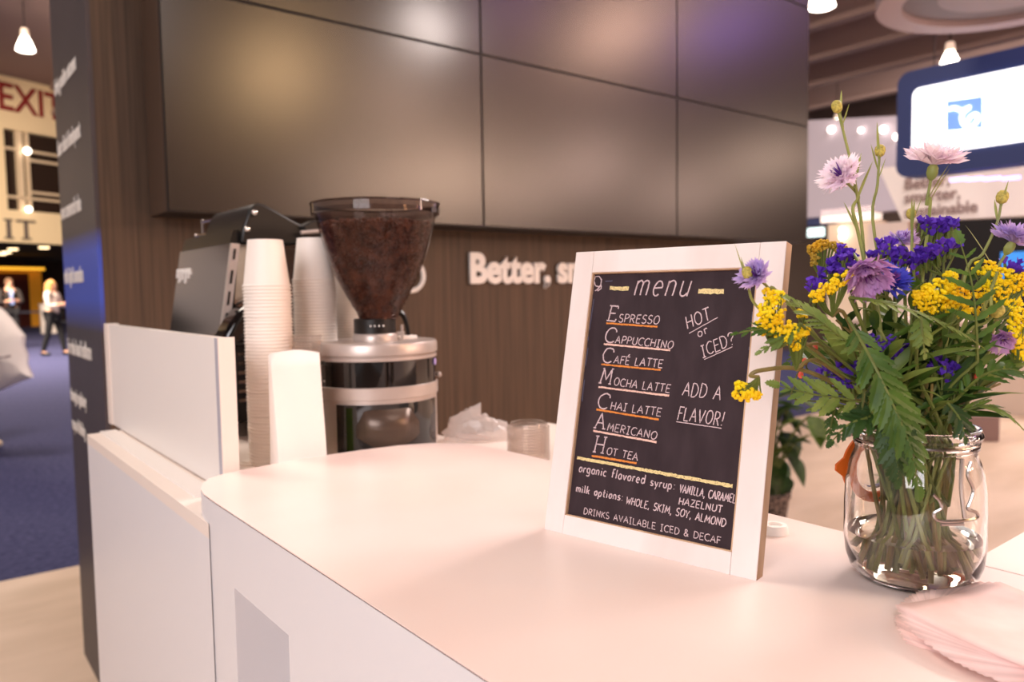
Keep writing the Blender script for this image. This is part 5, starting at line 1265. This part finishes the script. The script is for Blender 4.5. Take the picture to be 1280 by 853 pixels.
for a in [(975, 560, 24, 22, 22, 'leaf_dark'), (985, 556, 30, -2, 16, 'leaf_dark'), (1012, 520, 14, 40, 24, 'leaf'), (985, 572, 20, 36, 22, 'leaf_dark'), (970, 540, 34, -16, 14, 'leaf_light'), (968, 520, 40, -10, 20, 'leaf_dark'),
          (972, 595, 6, 30, 22, 'leaf_dark'), (965, 575, 26, -14, 24, 'leaf'), (1010, 545, 40, 14, 12, 'leaf'), (960, 545, 30, -40, 30, 'leaf_dark'), (958, 570, 12, 44, 30, 'leaf_dark'), (950, 530, -30, -40, 30, 'leaf_dark'), (945, 560, -34, 10, 26, 'leaf'), (940, 500, 30, -30, 26, 'leaf_dark'), (962, 505, 40, 10, 18, 'leaf_dark', 0.1), (976, 520, 26, 26, 20, 'leaf_dark', 0.1), (955, 590, 16, 40, 20, 'leaf_dark'), (968, 548, 36, 14, 26, 'leaf_dark', 0.05), (972, 530, 44, 8, 22, 'leaf_dark', 0.12), (966, 510, 30, 30, 28, 'leaf_dark', 0.15), (978, 540, 14, 44, 26, 'leaf_dark', 0.1), (970, 500, 50, -6, 26, 'leaf_dark', 0.2), (964, 580, 22, 26, 30, 'leaf_dark', 0.1), (990, 500, 40, 20, 22, 'leaf', 0.2)]:
    plant_leaf(*a)

# round hanging canopy ring of the booth
cc_ = PD(1262, -8, 6.0)
cz_ = cc_.z
cr_ = thing('hanging_canopy', cc_, 'round mauve white canopy of stepped rings hanging above the aisle', 'canopy')
rs = 0.95
MB().lathe([(0.0, 0.16), (rs, 0.16), (rs, 0.0), (rs*0.80, 0.0), (rs*0.80, 0.05)], 64, cc_).build('outer_ring', mat('canopy_light', rgb(170, 150, 150), 0.6), cr_)
MB().lathe([(rs*0.80, 0.05), (rs*0.52, 0.05), (rs*0.52, 0.03)], 64, cc_).build('middle_ring', mat('canopy_grey', rgb(112, 96, 96), 0.6), cr_)
MB().lathe([(rs*0.52, 0.03), (0, 0.03)], 64, cc_).build('inner_disc', mat('canopy_mid', rgb(140, 122, 122), 0.6), cr_)
for k in range(3):
    a = 2.1*k; MB().tube([cc_+Vector((rs*.7*math.cos(a), rs*.7*math.sin(a), 0.15)), Vector((cc_.x+rs*.7*math.cos(a), cc_.y+rs*.7*math.sin(a), CEILZ-0.9))], 0.01, 6).build('cable', M['beam'], cr_)

# ------------------------------------------------------------------ high bay lamps
def bay_lamp(P, label, e=14, sc=1.0, tint=(255, 240, 222)):
    P = Vector(P); t = thing('pendant_lamp', P, label, 'lamp', 'high hall lamps')
    MB().lathe([(0.05*sc, 0.62*sc), (0.09*sc, 0.60*sc), (0.11*sc, 0.42*sc), (0.06*sc, 0.40*sc)], 20, P, cap0=True, cap1=True).build('lamp_housing', mat('lamp_cap', rgb(226, 206, 190), 0.5, emit=rgb(255, 222, 196), estr=0.35), t)
    MB().lathe([(0.07*sc, 0.40*sc), (0.12*sc, 0.34*sc), (0.20*sc, 0.14*sc), (0.235*sc, 0.02*sc), (0.20*sc, 0.0), (0.0, -0.01*sc)], 24, P).build('glowing_shade', mat('lamp_glow', rgb(255, 250, 240), 0.5, emit=rgb(*tint), estr=e), t)
    MB().tube([P+Vector((0, 0, 0.6*sc)), Vector((P.x, P.y, CEILZ))], 0.012, 6).build('cord', M['black'], t)
    return t
bay_lamp(PD(1187, 87, 14), 'glowing hall lamp hanging just above the blue sign', 14, 0.8)
bay_lamp(PD(1027, 10, 14), 'glowing hall lamp at the upper edge beside the video wall', 14, 1.0)
bay_lamp(PD(32, 64, 19), 'glowing hall lamp hanging above the EXIT lobby front', 9, 0.9)
bay_lamp(PD(1273, 232, 24), 'small glowing lamp right below the blue sign', 10, 0.9)
bay_lamp(PD(1046, 162, 24), 'small glowing lamp at the foot of the highest bud', 10, 0.8)
# mirrored hall lamps: lamps behind the camera that the dark screens reflect
def mirror(px, py, dist):
    v = ray(px, py); t = YS/v.y; q = CAMP+v*t; r2 = Vector((v.x, -v.y, v.z)); k = dist/abs(r2.y)
    return q+r2*k
for k, (px, py, dist, e, sc, ti) in enumerate(((345, 112, 7.0, 40, 1.3, (255, 208, 150)), (500, 140, 9.0, 16, 1.6, (255, 212, 186)), (765, 55, 9.5, 64, 1.6, (255, 204, 176)), (735, 225, 10, 26, 1.8, (255, 214, 196)), (960, 215, 10.5, 26, 2.0, (255, 218, 192)), (560, 245, 10, 36, 1.8, (255, 214, 184)), (420, 255, 9, 11, 1.6, (255, 214, 184)), (650, 258, 10, 24, 1.6, (255, 214, 190)), (850, 262, 10, 24, 1.8, (255, 216, 196)), (490, 252, 9.5, 20, 1.6, (255, 214, 184)), (900, 50, 9, 14, 1.8, (150, 110, 255)), (640, 20, 9, 8, 1.6, (190, 130, 230)))):
    P = mirror(px, py, dist)
    bay_lamp((P.x, P.y, min(P.z, CEILZ-1.6)), 'hall lamp behind the bar, seen only as a soft glow in the screens', e*1.5, sc, ti)
# ------------------------------------------------------------------ left: lobby front with EXIT sign
FD = Vector((0.90, 0.437, 0)).normalized(); FN = Vector((FD.y, -FD.x, 0))      # along the front / facing us
FO = PD(35, 300, 26.0); FO.z = 0
def fa(px, py):
    q = PP(px, py, FO, FN); return (q-FO).dot(FD), q.z
def f3(a, z, h=0.0): return FO+FD*a+FN*h+Vector((0, 0, z))
def fbox(a0, a1, z0_, z1_, h0, h1, mb=None):
    mb = mb or MB(); vs = [f3(a, z, h) for h in (h0, h1) for z in (z0_, z1_) for a in (a0, a1)]
    return mb.add(vs, [(0, 2, 3, 1), (4, 5, 7, 6), (0, 1, 5, 4), (2, 6, 7, 3), (0, 4, 6, 2), (1, 3, 7, 5)])
zt_ = fa(35, 98)[1]; zbt = fa(35, 304)[1]
cream = mat('cream_facade', rgb(232, 208, 168), 0.7)
wx0, wz0 = fa(10, 262); wx1, wz1 = fa(72, 172)
fmb = MB(); fbox(-9, wx0, zbt, zt_, -0.3, 0, fmb); fbox(wx0, wx1+1.0, wz1, zt_, -0.3, 0, fmb); fbox(wx0, wx1+1.0, zbt, wz0, -0.3, 0, fmb); fbox(wx1+1.0, 14, zbt, zt_, -0.3, 0, fmb)
structure(fmb.build('wall_lobby', cream, smooth=False))
win = MB(); 
wi = thing('window_1', f3((wx0+wx1)/2+0.5, wz0), 'dark window with cream mullions in the lobby front', 'window'); wi['kind'] = 'structure'
fbox(wx0, wx1+1.0, wz0, wz1, -0.3, -0.25).build('pane', mat('dark_pane', rgb(44, 32, 26), 0.15), wi, smooth=False)
mu = MB()
for px in (28, 38): a = fa(px, 200)[0]; fbox(a-0.09 if px == 28 else a-0.04, a+0.09 if px == 28 else a+0.04, wz0, wz1, -0.25, -0.1, mu)
for py in (189, 200, 240, 248):
    z = fa(40, py)[1]; fbox(wx0 if py in (189, 248) else fa(38, 200)[0], wx1+1.0, z-0.04, z+0.04, -0.25, -0.1, mu)
mu.build('mullion', mat('cream_mullion', rgb(214, 190, 160), 0.7), wi, smooth=False)
for px, py, s_ in ((33, 189, 0.12), (35, 262, 0.10)):
    a, z = fa(px, py); MB().ball(f3(a, z, 0.05), s_, 10, 8).build('wall_light', mat('wall_light_glow', rgb(255, 244, 226), 0.5, emit=rgb(255, 240, 220), estr=5), wi)
# letters: text runs along FD
a0, z0_ = fa(1, 134); a1, z1_ = fa(1, 99); cap_ = z1_-z0_
ex = thing('exit_lettering', f3(a0, z0_), 'dark red EXIT letters high on the cream lobby front', 'sign')
text_mesh('EXIT', cap_/0.72, plane_matrix(f3(a0-0.12, z0_-0.05, 0.03), FD, (0, 0, 1)), mat('exit_red', rgb(132, 34, 34), 0.6), 'lettering', ex, 0.01, 0.02, 0.86)
a2, z2 = fa(0, 298); a3, z3 = fa(0, 273)
it = thing('lower_lettering', f3(a2, z2), 'grey serif letters on the band above the lobby opening', 'sign')
hh = z3-z2; gsf = mat('grey_serif', rgb(96, 84, 80), 0.6)
def fb(x0, x1, za, zb3, mb): return fbox(a2+x0, a2+x1, za, zb3, 0.005, 0.03, mb)
l1 = MB(); fb(.22, .36, z2, z3, l1); fb(.14, .44, z2, z2+.06, l1); fb(.14, .44, z3-.06, z3, l1); l1.build('letter', gsf, it, smooth=False)
l2 = MB(); fb(.80, .93, z2, z3, l2); fb(.54, 1.20, z3-.08, z3, l2); fb(.70, 1.03, z2, z2+.06, l2); l2.build('letter', gsf, it, smooth=False)
# the lobby behind the opening
lob = MB(); fbox(-9, 14, 0, 0.02, -12, -0.3, lob)
structure(fbox(-9, 14, zbt-0.02, zbt+0.1, -12, -0.3).build('ceiling_lobby', mat('lobby_ceiling', rgb(58, 44, 34), 0.9), smooth=False))
structure(fbox(-9, 14, 0, zbt, -12.2, -12).build('wall_lobby_rear', noisy(mat('lobby_rear', rgb(70, 44, 30), 0.8), rgb(40, 26, 20), (1, 1, .3), 3), smooth=False))
ya0, yz0 = fa(-6, 378); ya1, yz1 = fa(56, 336)
al = thing('lobby_alcove', f3((ya0+ya1)/2, 0, -7.2), 'warm yellow lit alcove with dark red doors at the back of the lobby', 'alcove')
def far_box(px0, px1, py0, py1, h, m_, nm, par, dep=0.2):
    """box standing in the lobby at setback h whose outline is given in photo pixels"""
    o_ = FO+FN*h
    def fx(px, py): q = PP(px, py, o_, FN); return (q-FO).dot(FD), q.z
    x0, zt2 = fx(px0, py0); x1, zb2 = fx(px1, py1)
    return fbox(x0, x1, max(0.0, zb2), zt2, h-dep, h).build(nm, m_, par, smooth=False)
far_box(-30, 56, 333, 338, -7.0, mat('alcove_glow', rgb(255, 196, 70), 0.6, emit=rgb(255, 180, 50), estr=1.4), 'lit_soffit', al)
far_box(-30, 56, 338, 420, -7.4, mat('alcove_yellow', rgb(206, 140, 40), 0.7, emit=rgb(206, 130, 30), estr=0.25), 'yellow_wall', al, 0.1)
far_box(-20, 40, 341, 420, -7.3, mat('red_door', rgb(74, 24, 18), 0.6), 'door_leaf', al, 0.05)
ce = MB(); cl_ = thing('lobby_downlights', f3(0, zbt-0.02, -3), 'small round downlights in the dark lobby ceiling', 'lamp')
for px, py in ((8, 316), (16, 312), (2, 318), (55, 310)):
    v = ray(px, py); q = CAMP+v*((zbt-0.05-CAMZ)/v.z); MB().lathe([(0, -0.02), (0.16, -0.02), (0.17, 0.03)], 16, q).build('downlight', mat('down_glow', rgb(255, 230, 190), 0.5, emit=rgb(255, 220, 170), estr=4), cl_)
# dark bench and white bin in the lobby
q = PZ(47, 416, 0.0); bn = thing('lobby_table', q, 'low dark table with pale top in the lobby behind the man', 'table')
MB().box(q.x-0.8, q.x+0.4, q.y-0.3, q.y+0.3, 0.72, 0.78).build('table_top', mat('table_dark', rgb(50, 52, 70), 0.6), bn, smooth=False)
for dx in (-0.7, 0.3):
    for dy in (-0.22, 0.22): MB().box(q.x+dx-0.03, q.x+dx+0.03, q.y+dy-0.03, q.y+dy+0.03, 0, 0.72).build('leg', M['black'], bn, smooth=False)
q = PZ(60, 417, 0.0); hh = 36/FPX*q.dot(FWD)
bi = thing('white_plinth', q, 'plain white plinth standing beside the blonde woman', 'plinth')
MB().box(q.x-0.2, q.x+0.25, q.y-0.2, q.y+0.2, 0.0, hh).build('block', mat('plinth_white', rgb(226, 214, 206), 0.6), bi, smooth=False, bevel=0.01)
MB().box(q.x-0.22, q.x+0.27, q.y-0.22, q.y+0.22, hh, hh+0.03).build('cap', mat('plinth_cap', rgb(236, 226, 220), 0.6), bi, smooth=False)

# ------------------------------------------------------------------ people
def skin_mesh(name, joints, edges, mats, parent, sub=2, root=0):
    """one continuous surface grown over a skeleton: joints {name: (x, y, z, rx, ry)}"""
    keys = list(joints); me = bpy.data.meshes.new(name)
    me.from_pydata([Vector(joints[k][:3]) for k in keys], [(keys.index(a), keys.index(b)) for a, b in edges], [])
    o = bpy.data.objects.new(name, me); COL.objects.link(o)
    sk = o.modifiers.new('skin', 'SKIN'); sk.use_smooth_shade = True
    for i, k in enumerate(keys):
        j = joints[k]; me.skin_vertices[0].data[i].radius = (j[3], j[4] if len(j) > 4 else j[3]); me.skin_vertices[0].data[i].use_root = (i == root)
    su = o.modifiers.new('sub', 'SUBSURF'); su.levels = sub; su.render_levels = sub
    dg = bpy.context.evaluated_depsgraph_get(); m2 = bpy.data.meshes.new_from_object(o.evaluated_get(dg))
    bpy.data.objects.remove(o)
    m2.materials.clear(); m2.materials.append(mats); m2.polygons.foreach_set('use_smooth', [True]*len(m2.polygons))
    ob = bpy.data.objects.new(name, m2); COL.objects.link(ob)
    if parent is not None: ob.parent = parent
    return ob
SKIN = mat('skin', rgb(214, 160, 132), 0.55)
def person(loc, face, label, H=1.75, top=None, legs=None, hair=None, long_hair=False, arms='front', stride=0.1, shirt=None, lanyard=False, shoes=None):
    """figure facing +X in its own frame, turned by face"""
    t = thing('person', loc, label, 'person'); t.rotation_euler = (0, 0, face); k = H/1.75
    def S(x, y, z, r, r2=None): return (x*k, y*k, z*k, r*k, (r2 or r)*k)
    J = {'pelvis': S(0, 0, .95, .13, .11), 'waist': S(0, 0, 1.10, .125, .10), 'chest': S(.01, 0, 1.30, .155, .11), 'neckb': S(0, 0, 1.45, .07), 'neck': S(.01, 0, 1.51, .052), 'skull': S(.02, 0, 1.60, .074, .08), 'crown': S(.015, 0, 1.685, .062, .07)}
    E = [('pelvis', 'waist'), ('waist', 'chest'), ('chest', 'neckb'), ('neckb', 'neck'), ('neck', 'skull'), ('skull', 'crown')]
    J['nose'] = S(.105, 0, 1.585, .012); E.append(('skull', 'nose'))
    J['chin'] = S(.075, 0, 1.53, .028); E.append(('skull', 'chin'))
    arm = {}
    for s_, sg in (('l', 1), ('r', -1)):
        J['hip'+s_] = S(0, .09*sg, .92, .088); J['knee'+s_] = S(.02+stride*sg*.8, .095*sg, .50, .056); J['ankle'+s_] = S(stride*sg*1.6-.02, .10*sg, .085, .036); J['toe'+s_] = S(stride*sg*1.6+.13, .11*sg, .035, .034, .03)
        E += [('pelvis', 'hip'+s_), ('hip'+s_, 'knee'+s_), ('knee'+s_, 'ankle'+s_), ('ankle'+s_, 'toe'+s_)]
        if arms == 'front': el, wr, hd = (.06, .235, 1.13), (.24, .13, 1.16), (.30, .08, 1.18)
        elif arms == 'carry': el, wr, hd = (.0, .255, 1.14), (.06, .27, .90), (.08, .27, .82)
        else: el, wr, hd = (-.01, .245, 1.14), (.05, .255, .91), (.07, .25, .83)
        J['sh'+s_] = S(0, .185*sg, 1.415, .058); J['el'+s_] = S(el[0], el[1]*sg, el[2], .043); J['wr'+s_] = S(wr[0], wr[1]*sg, wr[2], .029); J['hd'+s_] = S(hd[0], hd[1]*sg, hd[2], .034, .02)
        E += [('neckb', 'sh'+s_), ('sh'+s_, 'el'+s_), ('el'+s_, 'wr'+s_), ('wr'+s_, 'hd'+s_)]
        dv = Vector(hd)-Vector(wr); dv.normalize(); sdv = Vector((1, 0, 0)) if arms != 'front' else Vector((0, 0, 1))
        for fi, (o_, ln_) in enumerate(((-.030, .055), (-.010, .07), (.010, .066), (.028, .05))):
            b = Vector(hd)+sdv*o_; m1 = b+dv*ln_*.6; m2 = m1+dv*ln_*.3+Vector((0, -0.022, -.01 if arms == 'front' else 0))
            for nm, q, rr in (('a', m1, .0095), ('b', m2, .008)): J['f%s%d%s' % (s_, fi, nm)] = S(q.x, q.y*sg, q.z, rr)
            E += [('hd'+s_, 'f%s%da' % (s_, fi)), ('f%s%da' % (s_, fi), 'f%s%db' % (s_, fi))]
        th = Vector(wr)+dv*.035+sdv*.04+dv*.03; J['th'+s_] = S(th.x, th.y*sg, th.z, .010); E.append(('hd'+s_, 'th'+s_))
    skin_mesh('body', J, E, SKIN, t)
    # eyes, mouth, ears
    fe = MB()
    for sg in (1, -1): fe.ball((.088*k, .03*sg*k, 1.605*k), .011*k, 8, 6)
    fe.build('eyes', mat('eye_dark', rgb(40, 30, 28), 0.3), t, world=False)
    MB().ball((.094*k, 0, 1.553*k), .016*k, 10, 6, (.5, 1.3, .35)).build('mouth', mat('lips', rgb(170, 100, 90), 0.5), t, world=False)
    er = MB()
    for sg in (1, -1): er.ball((.01*k, .082*sg*k, 1.595*k), .028*k, 8, 6, (.7, .35, 1.1))
    er.build('ears', SKIN, t, world=False)
    # clothing follows the same skeleton, slightly larger, ending at wrists, neckline and ankles
    def grow(keys, add, extra=()):
        j2 = {}
        for kk in keys: v = J[kk]; j2[kk] = (v[0], v[1], v[2], v[3]+add*k, v[4]+add*k)
        return j2, [(a, b) for a, b in E if a in j2 and b in j2]
    j2, e2 = grow(['pelvis', 'waist', 'chest', 'neckb', 'shl', 'ell', 'wrl', 'shr', 'elr', 'wrr'], .016)
    for q in ('wrl', 'wrr'):
        a, b = Vector(J['el'+q[-1]][:3]), Vector(J[q][:3]); c = a.lerp(b, .9); j2[q] = (c.x, c.y, c.z, j2[q][3]+.006, j2[q][4]+.006)
    v = j2['neckb']; j2['neckb'] = (v[0], v[1], v[2]-.01*k, v[3]+.004, v[4])
    v = j2['pelvis']; j2['pelvis'] = (v[0], v[1], v[2]-.06*k, v[3]+.02, v[4]+.02)
    skin_mesh('jacket' if shirt else 'top', j2, e2, top, t)
    j3, e3 = grow(['pelvis', 'hipl', 'kneel', 'anklel', 'hipr', 'kneer', 'ankler'], .014)
    skin_mesh('trousers', j3, e3, legs, t)
    for sg, s_ in ((1, 'l'), (-1, 'r')):
        a = J['ankle'+s_]; MB().ball((a[0]+.06*k, a[1]+.005*sg, .045*k), .075*k, 12, 8, (1.75, .62, .58)).build('shoe', shoes or M['black'], t, world=False)
    hm = MB().ball((-.004*k, 0, 1.645*k), .098*k, 16, 10, (.98, .92, .88), 0.02)
    if long_hair:
        for q in range(14):
            a = math.radians(70+220*q/13); x, y = .085*math.cos(a), .085*math.sin(a)
            hm.tube([(x*k, y*k, 1.66*k), (x*1.25*k, y*1.2*k, 1.55*k), ((x*1.2-.01)*k, y*1.25*k, 1.40*k)], [.03*k, .034*k, .016*k], 6, smooth=3)
    hm.build('hair', hair, t, world=False)
    if shirt: MB().add([(.158*k, -.05*k, 1.43*k), (.158*k, .05*k, 1.43*k), (.150*k, .012*k, 1.08*k), (.150*k, -.012*k, 1.08*k), (.128*k, -.05*k, 1.43*k), (.128*k, .05*k, 1.43*k), (.12*k, .012*k, 1.08*k), (.12*k, -.012*k, 1.08*k)], [(0, 1, 2, 3), (7, 6, 5, 4), (0, 4, 5, 1), (1, 5, 6, 2), (2, 6, 7, 3), (3, 7, 4, 0)]).build('shirt_front', shirt, t, world=False, smooth=False)
    if lanyard:
        MB().tube([(.03*k, .075*k, 1.46*k), (.165*k, .03*k, 1.34*k), (.172*k, 0, 1.20*k), (.165*k, -.03*k, 1.34*k), (.03*k, -.075*k, 1.46*k)], .008, 5, smooth=4).box(.168*k, .176*k, -.045*k, .045*k, 1.08*k, 1.2*k).build('lanyard', mat('lanyard_blue', rgb(120, 140, 190), 0.5), t, world=False)
    return t
cam_dir = lambda p_: math.atan2(-p_.y, -p_.x)
pm = PD(15, 420, 19); pm.z = 0
person(pm, cam_dir(pm)+0.25, 'man in dark suit with pale blue shirt and badge standing in the lobby', 1.78, mat('suit_dark', rgb(46, 38, 36), 0.8), mat('suit_trousers', rgb(28, 26, 30), 0.8), mat('hair_brown', rgb(110, 80, 58), 0.7), False, 'front', 0.03, mat('shirt_blue', rgb(170, 180, 214), 0.7), True)
pw = PD(68, 430, 16.6); pw.z = 0
person(pw, cam_dir(pw)+1.0, 'blonde woman in pale grey top and black trousers beside the end panel', 1.66, mat('top_grey', rgb(196, 180, 172), 0.8), mat('trousers_black', rgb(22, 20, 22), 0.8), mat('hair_blonde', rgb(196, 142, 84), 0.6), True, 'front', 0.12)
# passer-by walking past at the edge of the picture, carrying a white bag
pc = PZ(-52, 560, 0.0)
carrier = person(pc, cam_dir(pc)+0.5, 'passer-by at the picture edge carrying a big white plastic bag', 1.72, mat('coat_grey', rgb(120, 112, 112), 0.8), mat('jeans', rgb(52, 58, 84), 0.8), mat('hair_dark', rgb(50, 36, 30), 0.7), False, 'carry', 0.16, None, False, mat('pale_shoe', rgb(214, 196, 170), 0.6))
bdp = pc.dot(FWD)-CAMP.dot(FWD)
bdp = (pc-CAMP).dot(FWD)-0.62
outl = [(-46, 372), (-30, 372), (-10, 378), (4, 388), (14, 398), (24, 412), (31, 420), (30, 432), (35, 444), (34, 456), (41, 472), (20, 480), (0, 489), (-30, 497), (-60, 500), (-78, 480), (-76, 440), (-66, 400)]
pb2 = [PD(px, py, bdp) for px, py in outl]; ctr2 = sum(pb2, Vector())/len(pb2)
bgo = thing('carrier_bag', ctr2, 'big white plastic carrier bag with faint grey print held over the carpet', 'bag')
b = MB(); rings = []; nr = 8
for s_ in range(-nr, nr+1):
    f = s_/nr; sc_ = math.sqrt(max(0.0, 1-f*f*0.92)); 
    rings.append([ctr2+(q-ctr2)*sc_*(1+0.03*noise.noise(q*9+Vector((f*3, 0, 0))))+FWD*0.10*f for q in pb2])
n_ = len(pb2); vs = [v for r_ in rings for v in r_]
fs = [(i*n_+j, i*n_+(j+1) % n_, (i+1)*n_+(j+1) % n_, (i+1)*n_+j) for i in range(2*nr) for j in range(n_)]
fs += [list(range(n_)), list(range(2*nr*n_, (2*nr+1)*n_))[::-1]]
bagmesh = b.add(vs, fs).build('bag_body', mat('carrier_white', rgb(232, 222, 216), 0.45), bgo)
pr2 = MB()
for (x0, y0, x1, y1) in ((-20, 452, -8, 449), (-6, 449, 3, 447), (5, 447, 13, 445)):
    pr2.tube([PD(x0, y0, bdp-0.112), PD(x1, y1, bdp-0.112)], 0.008, 5)
pr2.build('faint_print', mat('grey_print', rgb(150, 136, 140), 0.7), bagmesh)
hnd = MB(); hp_ = carrier.matrix_world
ht = Vector((pc.x, pc.y, 0))+Matrix.Rotation(carrier.rotation_euler.z, 3, 'Z') @ Vector((.10, -.27*1.72/1.75, .80))
hnd.tube([PD(-40, 373, bdp), ht+Vector((0, 0, 0.0)), PD(-56, 385, bdp)], 0.012, 6, smooth=4).build('handle', mat('carrier_handle', rgb(226, 216, 212), 0.5), bgo)
